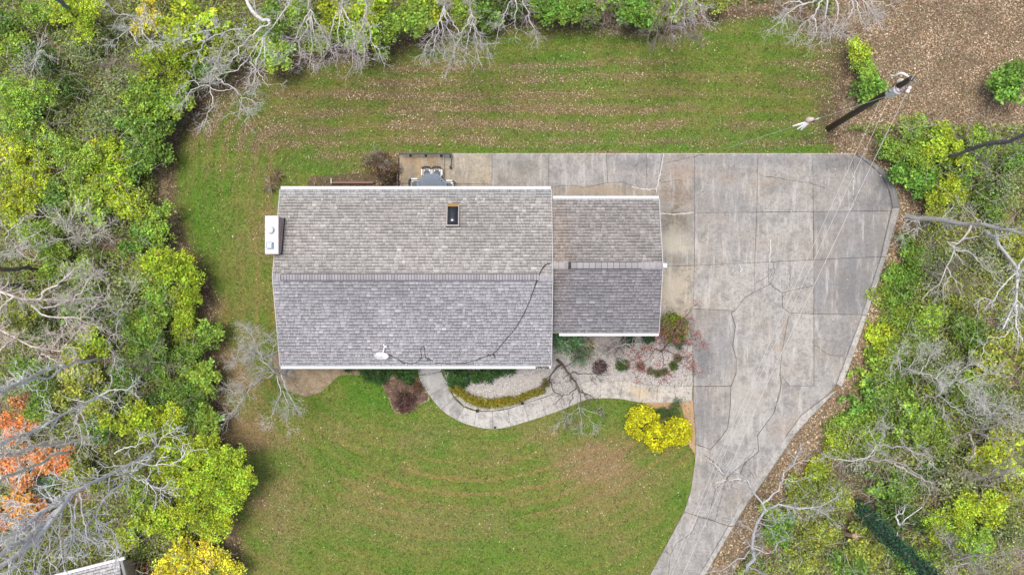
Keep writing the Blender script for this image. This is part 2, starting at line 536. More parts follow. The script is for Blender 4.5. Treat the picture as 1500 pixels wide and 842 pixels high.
M_mulch = plain_ground('mulch', (0.10, 0.065, 0.05), (0.17, 0.12, 0.09), 4)
M_tan = plain_ground('sand_soil', (0.36, 0.24, 0.13), (0.42, 0.3, 0.18), 3)

# ------------------------------------------------------------------ ground sheets
LAWN = [(252, 205), (246, 245), (250, 300), (262, 350), (288, 395), (306, 440), (318, 500), (318, 560), (318, 640), (335, 690), (330, 740), (345, 800), (345, 960),
        (880, 960), (951, 842), (1002, 749), (1014, 700), (1018, 674), (1019, 642), (1016, 588), (1016, 500), (960, 226), (1218, 226), (1224, 170), (1236, 110), (1238, 50), (1150, 15), (1060, 25), (985, 45), (850, 36),
        (700, 32), (620, 55), (560, 75), (470, 90), (380, 108), (300, 150)]
me = bpy.data.meshes.new('ground')
S = 400
gv = [(-S, -S, -0.004), (S, -S, -0.004), (S, S, -0.004), (-S, S, -0.004)]
me.from_pydata(gv, [], [(0, 1, 2, 3)]); me.materials.append(M_floor)
tag(link('ground', me), kind='structure')

BARE = [(880, 690, 50, 32, .55), (820, 640, 60, 18, .3), (900, 650, 36, 22, .4), (760, 690, 80, 40, .2), (980, 660, 25, 30, .45), (385, 740, 40, 60, .5), (340, 600, 25, 60, .8), (345, 480, 22, 60, .75), (370, 640, 30, 20, .5),
        (395, 330, 25, 60, .45), (520, 700, 90, 50, .25), (560, 640, 60, 15, .3), (700, 770, 120, 30, .2), (920, 780, 40, 30, .35)]
LITT = [(620,170,90,40,.25),(480, 160, 130, 45, .75), (430, 220, 60, 30, .8), (560, 250, 45, 25, .9), (650, 190, 60, 25, .6), (800, 190, 80, 30, .6), (900, 140, 160, 50, .5), (1080, 200, 50, 14, .5), (880, 100, 90, 25, .35), (690, 120, 80, 30, .45), (1190, 120, 40, 60, .35),
        (380, 260, 30, 60, .5), (300, 170, 30, 30, .7), (1000, 170, 90, 25, .5), (640, 130, 50, 30, .5)]
GREEN = [(820, 100, 45, 18, .9), (470, 245, 40, 18, .9), (300, 320, 40, 70, .6), (1040, 205, 160, 18, .6), (560, 570, 90, 30, .9), (690, 650, 70, 22, .8), (430, 660, 60, 40, .4), (960, 40, 120, 25, .5), (900, 610, 40, 20, .7), (700, 800, 250, 40, .45), (980, 720, 30, 40, .5), (780, 215, 200, 8, .6)]
def gsum(L, x, y):
    s = 0
    for cx, cy, sx, sy, a in L: s = s + a * np.exp(-0.5 * (((x - cx) / sx) ** 2 + ((y - cy) / sy) ** 2))
    return s
def fields(x, y):
    """photo-pixel coordinates on the ground -> litter, bare, green, mow"""
    back = smooth(300, 230, y)
    streak = fbm(x / 170.0, y / 11.0 + 3 * vnoise(x / 300.0, y / 90.0), 3)
    blot = fbm(x / 60.0 + 9, y / 45.0, 4)
    lit = np.clip(gsum(LITT, x, y) * (0.35 + 0.65 * smooth(0.35, 0.65, streak)) + 0.12 * back * smooth(0.4, 0.65, streak), 0, 1)
    lit = lit * (0.55 + 0.9 * smooth(0.3, 0.7, blot))
    bare = np.clip(gsum(BARE, x, y) * (0.3 + 1.2 * smooth(0.35, 0.7, blot)), 0, 1)
    grn = np.clip(gsum(GREEN, x, y) * (0.5 + 0.8 * smooth(0.3, 0.7, fbm(x / 40.0 + 3, y / 30.0, 3))), 0, 1)
    rad = np.hypot(x - 700, (y - 430) * 1.1)
    qx = np.abs(x - 815) - 405; qy = np.abs(y - 383) - 157
    sd = np.hypot(np.maximum(qx, 0), np.maximum(qy, 0))
    fr = np.hypot(x - 690, (y - 330) * 1.05)
    u = np.where(y < 540, sd, fr) + 13 * vnoise(x / 150.0, y / 60.0) + 5 * vnoise(x / 45.0 + 7, y / 30.0)
    m1 = .5 + .5 * np.sin(u / 1.75); m2 = .5 + .5 * np.sin(u / 3.7 + 1)
    mow = np.clip(.55 * m1 + .6 * m2 - .1, 0, 1)
    lit = lit * np.where(y < 300, .3 + (.3 + 1.5 * vnoise(x / 60.0 + 20, y / 26.0)) * m2, .7 + .6 * m2)
    return np.clip(lit, 0, 1), bare, grn, mow
G1 = np.array([0.108, 0.180, 0.026]); G2 = np.array([0.078, 0.190, 0.020]); YL = np.array([0.20, 0.185, 0.055]); B1 = np.array([0.22, 0.155, 0.085]); B2 = np.array([0.25, 0.165, 0.095])
def blot_(x, y): return fbm(x / 90.0 + 60, y / 40.0 + 3, 2)
def lawn_colour(x, y):
    lit, bare, grn, mow = fields(x, y)
    n = fbm(x / 25.0 + 31, y / 20.0 + 7, 4)[..., None]
    c = G1 * (1 - smooth(0.35, 0.7, n) * 0.55) + YL * smooth(0.35, 0.7, n) * 0.55
    c = c + (YL - c) * ((0.75 + .25 * smooth(520, 600, y)) * mow ** 2 * (.55 + 1.0 * smooth(.3, .7, blot_(x, y))))[..., None]
    c = c + (G2 - c) * (0.8 * grn)[..., None]
    c = c + (B1 - c) * (0.55 * lit)[..., None]
    c = c + (B2 - c) * (0.75 * bare)[..., None]
    return c, lit, bare

step = 0.16
gx = np.arange(-17.5, 17.0, step); gy = np.arange(-17.5, 14.2, step)
X, Y = np.meshgrid(gx, gy)
px, py = X * 30 + 750, 421 - Y * 30
wob = (fbm(px / 14.0, py / 14.0, 3) - 0.5) * 26
ins = inside(LAWN, px, py); dd = dist_poly(LAWN, px, py) * np.where(ins, 1, -1)
cx_, cy_ = px + step * 15, py - step * 15
c, lit, bare = lawn_colour(px, py)
edge = smooth(20 + 34 * smooth(1150, 1200, px), -2, dd + wob * (0.7 + 1.2 * smooth(1150, 1200, px)))[..., None]
edge = np.where((px > 940)[..., None] & (py > 215)[..., None], 0, edge)
c = c + (np.array([0.12, 0.085, 0.06]) - c) * edge
keep = (dd + wob * 0.6) > -4
iy, ix = np.nonzero(keep[:-1, :-1])
w = len(gx)
F = np.stack([iy * w + ix, iy * w + ix + 1, (iy + 1) * w + ix + 1, (iy + 1) * w + ix], 1)
V = np.stack([X.ravel(), Y.ravel(), np.zeros(X.size)], 1)
tag(link('lawn', mesh_arrays('lawn', V, F, c[iy, ix], M_lawn)), kind='structure')

# beds
BED_L = [(607, 520), (609, 548), (619, 564), (629, 584), (613, 594), (595, 606), (578, 603), (568, 580), (559, 564), (544, 552), (511, 549), (496, 551), (481, 565), (460, 578), (442, 580), (417, 567), (406, 545), (417, 515)]
tag(poly_sheet('planting_bed', px_poly(BED_L, soft=True), 0.006, M_soil), kind='structure')
BED_M = [(609, 551), (619, 564), (628, 584), (613, 593), (595, 605), (579, 602), (570, 580), (561, 564), (575, 556)]
tag(poly_sheet('mulch_bed', px_poly(BED_M, soft=True), 0.012, M_mulch), kind='structure')
GRAV = [(646, 525), (700, 500), (800, 470), (1000, 470), (1011, 485), (1013, 513), (1015, 566), (988, 566), (962, 565), (938, 563), (911, 558), (880, 557), (850, 562), (816, 575.5), (791, 583), (767, 591), (743, 598), (721, 601.5), (699, 601), (680, 594), (665, 579), (655, 560)]
tag(poly_sheet('gravel_bed', px_poly(GRAV), 0.010, M_gravel), kind='structure')
SAND = [(936, 588), (1017, 586), (1019, 642), (1018, 665), (1008, 650), (1000, 600), (960, 598)]
tag(poly_sheet('sandy_bed', px_poly(SAND), 0.014, M_tan), kind='structure')
BED_B = [(455, 258), (585, 252), (585, 300), (440, 300)]
tag(poly_sheet('back_bed', px_poly(BED_B), 0.006, M_mulch), kind='structure')

# ------------------------------------------------------------------ driveway, patio, walk: slabs
SLABS = [
 ('d', [(720.6,226),(804,226),(804,305),(720.6,305)], (.95,.95,.93)),
 ('d', [(804,226),(888,226),(890,268),(853,275.5),(847,272),(819,272),(804,277)], (1,1.01,1.03)),
 ('d', [(804,277),(819,272),(847,272),(853,275.5),(890,268),(911,267),(938.5,277),(960,278),(958,310),(804,310)], (.98,.93,.85)),
 ('d', [(888,226),(970,226),(961,278),(938.5,277),(911,267),(890,268)], (.95,.96,.99)),
 ('d', [(970,226),(1017,226),(1017,312),(950,312.6),(961,278)], (1,.95,.9)),
 ('d', [(1017,226),(1110,226),(1108,311),(1017,312)], (.94,.94,.94)),
 ('d', [(1110,226),(1190,226),(1191,310),(1108,311)], (1,.99,.97)),
 ('d', [(1190,226),(1249,226),(1250,258),(1249,286),(1252,300),(1247,309.5),(1191,310)], (.95,.95,.96)),
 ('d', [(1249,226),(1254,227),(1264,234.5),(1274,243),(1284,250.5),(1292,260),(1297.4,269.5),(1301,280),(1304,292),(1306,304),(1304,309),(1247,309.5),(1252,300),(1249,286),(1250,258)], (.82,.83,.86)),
 ('d', [(950,312.6),(1017,312),(1017,389),(950,391)], (1,.99,.95)),
 ('d', [(1017,312),(1108,311),(1105,385),(1017,389)], (.99,.99,.99)),
 ('d', [(1108,311),(1191,310),(1191.5,380.7),(1105,385)], (1.03,1.02,1.0)),
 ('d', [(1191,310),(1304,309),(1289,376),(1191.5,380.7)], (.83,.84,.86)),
 ('d', [(950,391),(1017,389),(1015,452),(1003,464),(950,480)], (1.1,1.04,.92)),
 ('d', [(1017,389),(1105,385),(1104.4,427.6),(1090.5,435.8),(1076,455),(1015,452)], (1.1,1.1,1.09)),
 ('d', [(1105,385),(1191.5,380.7),(1191.7,418),(1151,427),(1145,429),(1128,415.7),(1104.4,427.6)], (1.06,1.06,1.06)),
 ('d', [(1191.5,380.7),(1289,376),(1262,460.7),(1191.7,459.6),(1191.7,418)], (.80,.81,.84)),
 ('d', [(1145,429),(1151,427),(1191.7,418),(1191.7,459.6),(1155.6,458),(1146,450)], (1.06,1.04,1.0)),
 ('d', [(1015,452),(1076,455),(1070.7,458),(1077,478),(1073,506.5),(1078,525),(1078,546),(1070.5,565),(1015,565.7),(1015,533),(1013,513),(1011,485),(1003,464)], (.9,.9,.91)),
 ('d', [(1076,455),(1090.5,435.8),(1104.4,427.6),(1128,415.7),(1145,429),(1146,450),(1155.6,458),(1146,510),(1142,545.5),(1144,560),(1141.6,577),(1133,604.7),(1109,637),(1111,660.7),(1064.6,698),(1052,681.6),(1039,674),(1040,658),(1055,641.7),(1065.6,626.5),(1069,598),(1070.5,565),(1078,546),(1078,525),(1073,506.5),(1077,478),(1070.7,458)], (1.06,1.06,1.05)),
 ('d', [(1155.6,458),(1191.7,459.6),(1191.7,564.5),(1155.6,564.5),(1142,545.5),(1146,510)], (1.08,1.07,1.05)),
 ('d', [(1142,545.5),(1155.6,564.5),(1191.7,564.5),(1191.7,459.6),(1262,460.7),(1224,562),(1213,577),(1173,607.5),(1152,636),(1106,722),(1092.4,703.5),(1067,702.6),(1064.6,698),(1111,660.7),(1109,637),(1133,604.7),(1141.6,577),(1144,560)], (1.0,1.0,1.0)),
 ('d', [(1015,565.7),(1070.5,565),(1069,598),(1065.6,626.5),(1055,641.7),(1040,658),(1031,654),(1018.5,650),(1019,641.7),(1015,587.5)], (.88,.88,.89)),
 ('d', [(1018.5,650),(1031,654),(1040,658),(1039,674),(1052,681.6),(1064.6,698),(1062.6,704),(1048,715),(1036.5,758.6),(1022,755),(1002,748.7),(1011.4,720),(1018,674)], (1.02,1.02,1.02)),
 ('d', [(1062.6,704),(1047,763),(1036.5,758.6),(1048,715)], (1.0,1.0,1.0)),
 ('d', [(1062.6,704),(1067,702.6),(1092.4,703.5),(1106,722),(1066,769),(1047,763)], (1.02,1.01,1.0)),
 ('d', [(1002,748.7),(1023,756),(1014,778.4),(990.5,794.7),(981.4,812.7),(978.7,842),(912,960),(884,960),(951.6,842)], (1.05,1.04,1.02)),
 ('d', [(1023,756),(1047,763),(1066,769.5),(1023,842),(952,960),(912,960),(978.7,842),(981.4,812.7),(990.5,794.7),(1014,778.4)], (1.0,1.0,1.0)),
 ('p', [(585,226),(651.4,226),(651.4,269),(585,269)], (1.0,.95,.85)),
 ('p', [(651.4,226),(720.6,226),(720.6,270),(651.4,269)], (1.05,1.07,1.12)),
 ('p', [(585,269),(651.4,269),(651.4,305),(585,305)], (.95,.95,.95)),
 ('p', [(651.4,269),(720.6,270),(720.6,305),(651.4,305)], (1.0,1.02,1.05))]
WI = [(644.4,505),(647,544),(657,563),(664.7,581.5),(679.7,595.4),(698,601.8),(721.7,601.8),(743.8,598.6),(767,591),(792,583.5),(816,575.5),(850,562),(880,557),(911.7,558),(938,562.6),(962.5,564),(988,565.5),(1014,565)]
WO = [(608,505),(613,549.5),(629.5,579),(647,600),(669,614.6),(694.6,624),(721.7,628),(748,624),(774.7,616),(800,608),(825,599),(859,585),(880,583),(908,583.7),(935.4,589),(962.5,589.4),(989.6,589),(1014,587.5)]
DW = bpy.data.meshes.new('driveway'); PT = bpy.data.meshes.new('patio'); WK = bpy.data.meshes.new('walkway')
def joint_sheet(me, polys, z):
    bm = bmesh.new()
    for pl in polys:
        f = bm.faces.new([bm.verts.new((q[0], q[1], z)) for q in pl]); f.normal_update()
        if f.normal.z < 0: f.normal_flip()
    bmesh.ops.triangulate(bm, faces=bm.faces[:])
    bm.to_mesh(me); bm.free(); me.materials.append(M_joint)
joint_sheet(DW, [px_poly(p) for k, p, c in SLABS if k == 'd'], 0.018)
joint_sheet(PT, [px_poly(p) for k, p, c in SLABS if k == 'p'], 0.020)
WQ = [[WI[i], WI[i + 1], WO[i + 1], WO[i]] for i in range(len(WI) - 1)] + [[(1007, 470), (1011, 485), (1014, 513), (1014, 564.5), (1006, 565)]]
joint_sheet(WK, [px_poly(p) for p in WQ], 0.022)
driveway = tag(link('driveway', DW), kind='structure'); patio = tag(link('patio', PT), kind='structure'); walk = tag(link('walkway', WK), kind='structure')
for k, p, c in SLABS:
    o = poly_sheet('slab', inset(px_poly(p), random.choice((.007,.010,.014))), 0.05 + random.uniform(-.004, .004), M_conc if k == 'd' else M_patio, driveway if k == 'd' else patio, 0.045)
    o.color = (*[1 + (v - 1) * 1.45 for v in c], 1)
for i, p in enumerate(WQ):
    sm = []
    if i < 17:                                           # curve the long edges of the walk slabs
        ci = [np.r_[q, 0] for q in WI]; co = [np.r_[q, 0] for q in WO]
        pi = catmull(ci, 4)[i * 4:i * 4 + 5]; po = catmull(co, 4)[i * 4:i * 4 + 5]
        p = [tuple(q[:2]) for q in pi] + [tuple(q[:2]) for q in po[::-1]]
    o = poly_sheet('slab', inset(px_poly(p), 0.007), 0.05 + random.uniform(-.003, .003), M_walk, walk, 0.045)
    g = random.uniform(.93, 1.05); t_ = (1, 1, 1) if i < 11 else (1.12, 1.09, 1.03)
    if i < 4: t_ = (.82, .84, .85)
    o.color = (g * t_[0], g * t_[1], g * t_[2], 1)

def ribbon(name, pts, w, z, mat, parent, jag=0.02):
    p = resample([P(a, b) for a, b in pts], max(4, len(pts) * 5))
    r = np.random.default_rng(int(pts[0][0] * 7))
    p[1:-1, :2] += r.normal(size=(len(p) - 2, 2)) * jag
    t = np.gradient(p, axis=0)[:, :2]; t /= np.linalg.norm(t, axis=1, keepdims=True)
    n = np.stack([-t[:, 1], t[:, 0]], 1)
    ww = w * r.uniform(.3, 1.2, len(p))[:, None]
    V = np.concatenate([np.c_[p[:, :2] + n * ww / 2, np.full(len(p), z)], np.c_[p[:, :2] - n * ww / 2, np.full(len(p), z)]])
    k = len(p); F = np.array([(i, k + i, k + i + 1, i + 1) for i in range(k - 1)])
    return link(name, mesh_arrays(name, V, F, None, mat), parent)
CR = [[(1126,386),(1125,400),(1126,412),(1128,416)], [(1132,385),(1134,396),(1131,408),(1128,416)], [(1105,415),(1117,409),(1125,404)], [(1127,395),(1131,398),(1127,408)], [(1128,416),(1136,424),(1142,426)],
      [(1142,545),(1143,563),(1138,586),(1134,600)], [(1052,681),(1040,672),(1030,665)], [(1031,654),(1024,652)], [(1064,698),(1085,690),(1098,668),(1106,655)], [(1083,700),(1088,682),(1092,670)],
      [(971,240),(995,235),(1015,230),(1032,226)], [(961,262),(970,268),(985,264),(1000,265)], [(1110,257),(1136,261),(1165,266),(1191,269),(1208,276)], [(1092,703),(1100,690),(1105,700)], [(1108,722),(1112,705),(1104,690)],
      [(938,277),(930,268),(936,255),(928,244),(945,236)], [(947,226),(947,250),(946,277)], [(613,549),(630,549),(647,543)], [(1063,698),(1050,688),(1038,670)], [(1191,505),(1200,510),(1215,520),(1235,522)], [(1250,258),(1246,246),(1249,230)], [(981,812),(975,806),(971,808)], [(1156,400),(1157,412),(1156,420)], [(1146,436),(1151,428)]]
for q in CR: ribbon('crack', q, 0.024, 0.0565, M_joint, driveway)
for q in [[(961,282),(966,255),(970,240),(971,226)], [(961,278),(940,277),(925,273)], [(966,313),(990,314),(1016,312)], [(1067,703),(1080,701),(1092,703)], [(1045,710),(1056,704),(1067,702)], [(1038,672),(1048,680),(1060,694)], [(1083,387),(1086,393),(1085,398)], [(1129,350),(1128,366),(1127,385)], [(1250,258),(1249,272),(1249,286)]]:
    ribbon('crack_filler', q, 0.05, 0.058, M_pale, driveway)

def kerb(inner, outer, h0=0.05, h1=0.13, tint=(1, 1, 1)):
    I = [P(*q) for q in inner]; O = [P(*q) for q in outer]
    if len(I) > 4: I = catmull(I, 5); O = catmull(O, 5)
    k = len(I); V = []; F = []
    for a, b in zip(I, O):
        d = (b - a) * 0.15
        V += [(a[0], a[1], 0), (*(a[:2] + d[:2] * .4), h1 - .02), (*(a[:2] + d[:2]), h1), (*(b[:2] - d[:2]), h1), (*b[:2], h1 - .03), (*b[:2], 0)]
    for i in range(k - 1):
        for j in range(5):
            F.append((i * 6 + j, (i + 1) * 6 + j, (i + 1) * 6 + j + 1, i * 6 + j + 1))
    me = bpy.data.meshes.new('kerb'); me.from_pydata([tuple(map(float, v)) for v in V], [], F + [tuple(range(6)), tuple(reversed(range((k - 1) * 6, k * 6)))])
    me.materials.append(M_walk); bm = bmesh.new(); bm.from_mesh(me); bmesh.ops.recalc_face_normals(bm, faces=bm.faces[:]); bm.to_mesh(me); bm.free()
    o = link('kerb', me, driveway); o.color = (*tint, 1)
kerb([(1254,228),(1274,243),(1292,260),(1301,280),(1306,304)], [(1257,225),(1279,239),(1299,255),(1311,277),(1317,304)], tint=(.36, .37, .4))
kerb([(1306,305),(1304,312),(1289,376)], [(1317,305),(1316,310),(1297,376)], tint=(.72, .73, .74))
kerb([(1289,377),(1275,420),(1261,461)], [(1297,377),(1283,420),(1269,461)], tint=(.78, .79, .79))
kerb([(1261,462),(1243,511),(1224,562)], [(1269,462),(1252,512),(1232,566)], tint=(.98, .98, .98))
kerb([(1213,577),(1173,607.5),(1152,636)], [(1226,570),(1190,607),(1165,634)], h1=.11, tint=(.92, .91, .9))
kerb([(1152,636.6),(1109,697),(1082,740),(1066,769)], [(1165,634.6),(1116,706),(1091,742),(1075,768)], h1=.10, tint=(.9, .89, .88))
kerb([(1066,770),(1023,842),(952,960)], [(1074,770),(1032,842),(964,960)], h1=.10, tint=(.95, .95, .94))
# thin pale concrete lip along the lawn side
mb = MB()
a, b = P(583, 226.4), P(1252, 226.4)
mb.box((a[0], a[1], 0), (b[0], b[1] + .05, .055))
o = mb.build('edge_lip', M_walk, driveway); o.color = (.95, .94, .9, 1)

# ------------------------------------------------------------------ house
house = empty('house', (-4.4, 0.45, 0))
tag(house, 'long grey shingled ranch house with an attached lower garage wing on the right', 'house')
HX = Vector((-4.4, 0.45, 0))
def hb(mb, name, mat, parent=None, shade=False):         # build in world coordinates under the house
    o = mb.build(name, mat, parent or house, shade)
    return o
def reparent(o, root):
    """keep world placement of a mesh built in world coordinates under a moved root"""
    o.parent = root
    o.matrix_parent_inverse = root.matrix_world.inverted()
bpy.context.view_layer.update()
def under(o, root):
    o.parent = root
    o.matrix_parent_inverse = Matrix.Translation(-Vector(root.location)) if root.parent is None else root_inv(root)
    return o
def root_inv(part):
    r = part
    while r.parent is not None: r = r.parent
    return Matrix.Translation(Vector((0, 0, 0)))
# parts are placed with a parent inverse of the house root; sub-parts hang on parts whose own world matrix is identity
def hpart(name, me_or_mb, mat=None, shade=False):
    o = me_or_mb.build(name, mat, None, shade) if isinstance(me_or_mb, MB) else link(name, me_or_mb)
    return under(o, house)
def hsub(name, me_or_mb, part, mat=None, shade=False):
    o = me_or_mb.build(name, mat, None, shade) if isinstance(me_or_mb, MB) else link(name, me_or_mb)
    o.parent = part
    return o

def roof_z(x, y):
    """height of the shingle surface"""
    if x <= 1.79: return 3.9 - 1.2 * abs(y - 0.451) / 4.025
    return 3.6 - 1.0 * abs(y - 0.98) / 3.07
def on_roof(px, py, dz=0.0):
    z = 3.2
    for _ in range(12):
        p = P(px, py, z); z = roof_z(p[0], p[1]) + dz
    return P(px, py, z)

SHC = np.array([(0.385, .372, .362), (.365, .353, .343), (.40, .388, .375), (.335, .326, .32), (.445, .43, .415), (.375, .362, .35), (.35, .343, .338), (.395, .385, .38)])
def shingles(O, ex, es, L, S, seed, tint=(1, 1, 1), stainf=None, expo=0.143, pale_rows=0):
    """returns per-tab vertex blocks (n,12,3), colours (n,4,3): top, dark band, butt edge, right edge"""
    rng = np.random.default_rng(seed)
    O = np.array(O, float); ex = np.array(ex, float); es = np.array(es, float)
    n = np.cross(ex, es); n = n if n[2] > 0 else -n
    Vb = []; Cb = []; meta = []
    rows = int(math.ceil(S / expo))
    for i in range(rows):
        s0 = i * expo; s1 = min(s0 + expo, S)
        if s1 - s0 < .02: continue
        x = -rng.uniform(0, .25)
        while x < L:
            w = rng.choice([.09, .13, .17, .22, .30])
            a, b = max(x, 0), min(x + w, L); x += w
            if b - a < .02: continue
            hi = 0.013 if rng.random() < .5 else 0.007
            cc = SHC[rng.choice(8, p=[.2, .18, .14, .16, .06, .12, .08, .06])] * rng.uniform(.95, 1.05) * np.array(tint)
            if hi < .01: cc = cc * .93
            if rng.random() < .07: cc = cc * 1.22
            if i < pale_rows: cc = cc * .45 + np.array([.36, .375, .385]) * .55
            if stainf is not None:
                q = O + ex * (a + b) / 2 + es * s0
                cc = cc * stainf(q[0], q[1])
            bw = .055 if hi < .01 else .035
            sb = s1 - bw if s1 - s0 > bw + .02 else s1 - .005
            g = .004
            pts = []
            for (u, v, t) in [(a + g, s0, hi), (b - g, s0, hi), (b - g, sb, hi * .55), (a + g, sb, hi * .55), (b - g, s1, .002), (a + g, s1, .002), (a + g, s0 - .004, 0), (b - g, s0 - .004, 0), (b - g, sb, 0), (a + g, sb, 0)]:
                pts.append(O + ex * u + es * v + n * t)
            Vb.append(pts)
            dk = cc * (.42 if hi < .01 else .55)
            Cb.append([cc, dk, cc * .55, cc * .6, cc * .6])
            meta.append((i, (a + b) / 2))
    return np.array(Vb), np.array(Cb), meta
TABF = np.array([(0, 1, 2, 3), (3, 2, 4, 5), (6, 7, 1, 0), (1, 7, 8, 2), (0, 3, 9, 6)])
def lay_shingles(part, blocks, single=0):
    """first `single` tabs become objects, the others one joined part"""
    Vb, Cb, meta = blocks
    order = sorted(range(len(Vb)), key=lambda k: -meta[k][0])
    for k in order[:single]:
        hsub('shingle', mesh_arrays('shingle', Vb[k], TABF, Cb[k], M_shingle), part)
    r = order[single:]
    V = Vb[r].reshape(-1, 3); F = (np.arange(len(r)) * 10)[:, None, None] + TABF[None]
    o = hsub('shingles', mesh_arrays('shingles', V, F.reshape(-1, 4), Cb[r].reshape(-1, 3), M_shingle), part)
    o['kind'] = 'stuff'

def stain_main(x, y):
    px, py = x * 31.8 + 750, 421 - y * 31.8
    v = 1 - .16 * math.exp(-((px - 560) / 70) ** 2 - ((py - 430) / 25) ** 2) - .12 * math.exp(-((px - 700) / 25) ** 2 - ((py - 345) / 40) ** 2)
    v += .12 * math.exp(-((px - 640) / 120) ** 2 - ((py - 385) / 22) ** 2)
    v *= 1 + .16 * (float(fbm(np.array(px / 7.0), np.array(py / 90.0 + 4), 3)) - .5)
    return v * (1 + .13 * (float(fbm(np.array(px / 45.0), np.array(py / 30.0), 3)) - .5) * 2)
def stain_gar(x, y):
    px, py = x * 31.8 + 750, 421 - y * 31.8
    b = math.exp(-((px - 818) / 18) ** 2 - ((py - 365) / 70) ** 2)
    v = 1 + .12 * (float(fbm(np.array(px / 30.0), np.array(py / 25.0), 3)) - .5) * 2
    return v * np.array([1 + .06 * b, 1 - .05 * b, 1 - .16 * b])

def gable_roof(x0, x1, y0, y1, yr, ze, zr, seed, tb, tf, stainf, label, single, pale):
    """x0..x1, front eave y0, back eave y1, ridge yr"""
    mb = MB()
    t = .09
    for (ya, za, yb, zb) in [(y0, ze, yr, zr), (y1, ze, yr, zr)]:
        V = [(x0, ya, za), (x1, ya, za), (x1, yb, zb), (x0, yb, zb), (x0, ya, za - t), (x1, ya, za - t), (x1, yb, zb - t), (x0, yb, zb - t)]
        F = [(0, 1, 2, 3), (4, 5, 6, 7), (0, 1, 5, 4), (1, 2, 6, 5), (3, 0, 4, 7)]
        mb.add(V, F, (.12, .115, .11))
    roof = hpart('roof', mb, M_shingle)
    roof['label'] = label
    L = x1 - x0
    sf = math.hypot(yr - y0, zr - ze); sb = math.hypot(y1 - yr, zr - ze)
    ef = np.array([0, (yr - y0) / sf, (zr - ze) / sf]); eb = np.array([0, (yr - y1) / sb, (zr - ze) / sb])
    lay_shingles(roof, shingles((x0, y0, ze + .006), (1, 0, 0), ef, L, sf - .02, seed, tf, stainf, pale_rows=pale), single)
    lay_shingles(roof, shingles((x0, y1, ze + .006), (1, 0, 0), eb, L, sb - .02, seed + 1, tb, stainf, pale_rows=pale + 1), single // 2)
    return roof, ef, eb

X0, X1, Y0, Y1, YR, ZE, ZR = -10.55, 1.79, -3.574, 4.476, 0.451, 2.7, 3.9
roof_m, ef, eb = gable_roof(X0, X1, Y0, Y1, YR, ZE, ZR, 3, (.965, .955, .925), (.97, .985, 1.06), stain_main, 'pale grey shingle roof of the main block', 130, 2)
GX0, GX1, GY0, GY1, GYR, GZE, GZR = 1.80, 6.70, -2.09, 4.05, 0.98, 2.6, 3.6
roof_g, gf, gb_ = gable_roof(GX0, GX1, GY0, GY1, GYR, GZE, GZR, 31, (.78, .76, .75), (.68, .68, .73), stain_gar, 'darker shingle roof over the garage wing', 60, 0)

def ridge(roof, xa, xb, yr, zr, ef, eb, wv, step_, vent, va, vb, tint, seed):
    rng = random.Random(seed)
    if vent:
        mb = MB()
        for e in (ef, eb):
            for (s, h0, h1) in [(wv + .02, 0.0, .035)]:
                a = np.array([va, yr, zr]) - e * s; bq = np.array([vb, yr, zr]) - e * s
                n = np.array([0, -e[2] * (1 if e[1] > 0 else -1), abs(e[1])])
                n = np.array([0, -e[2], e[1]]) if e[1] > 0 else np.array([0, e[2], -e[1]])
                top = np.array([0, 0, .035])
                V = [a, bq, bq + n * .04, a + n * .04, (va, yr, zr), (vb, yr, zr), (vb, yr, zr + .045), (va, yr, zr + .045)]
                mb.add(V, [(0, 1, 2, 3), (3, 2, 6, 7), (0, 3, 7, 4), (1, 5, 6, 2)], (.03, .03, .032))  # vent sides near black: the ridge's shadow line is put into their colour
        hsub('ridge_vent', mb, roof, M_paint)
    x = xa
    while x < xb - .02:
        w = min(step_, xb - x)
        dz = .052 if vent and va <= x < vb - .01 else .014
        g = rng.uniform(.85, 1.12)
        c = (.30 * g * tint[0], .295 * g * tint[1], .30 * g * tint[2])
        mb = MB()
        V = []; F = []
        for e in (ef, eb):
            n = np.array([0, -e[2], e[1]]) if e[1] > 0 else np.array([0, e[2], -e[1]])
            r0 = np.array([x + .008, yr, zr + dz]); r1 = np.array([x + w - .012, yr, zr + dz + .006])
            a0 = r0 - e * wv; a1 = r1 - e * wv
            a0 = a0 + n * 0.0
            k = len(V)
            V += [r0, r1, a1, a0, a0 - n * .012, a1 - n * .012, r1 - np.array([0, 0, .014])]
            F += [(k, k + 1, k + 2, k + 3), (k + 3, k + 2, k + 5, k + 4), (k + 1, k + 6, k + 5, k + 2)]
        mb.add(V, F, c)
        hsub('ridge_cap', mb, roof, M_shingle)
        x += w
ridge(roof_m, X0, X1, YR, ZR, ef, eb, .135, .125, True, -10.2, 1.2, (1, 1, 1.03), 1)
ridge(roof_g, GX0 + .01, GX1, GYR, GZR, gf, gb_, .14, .27, True, 2.5, 5.75, (1.0, .98, .98), 2)

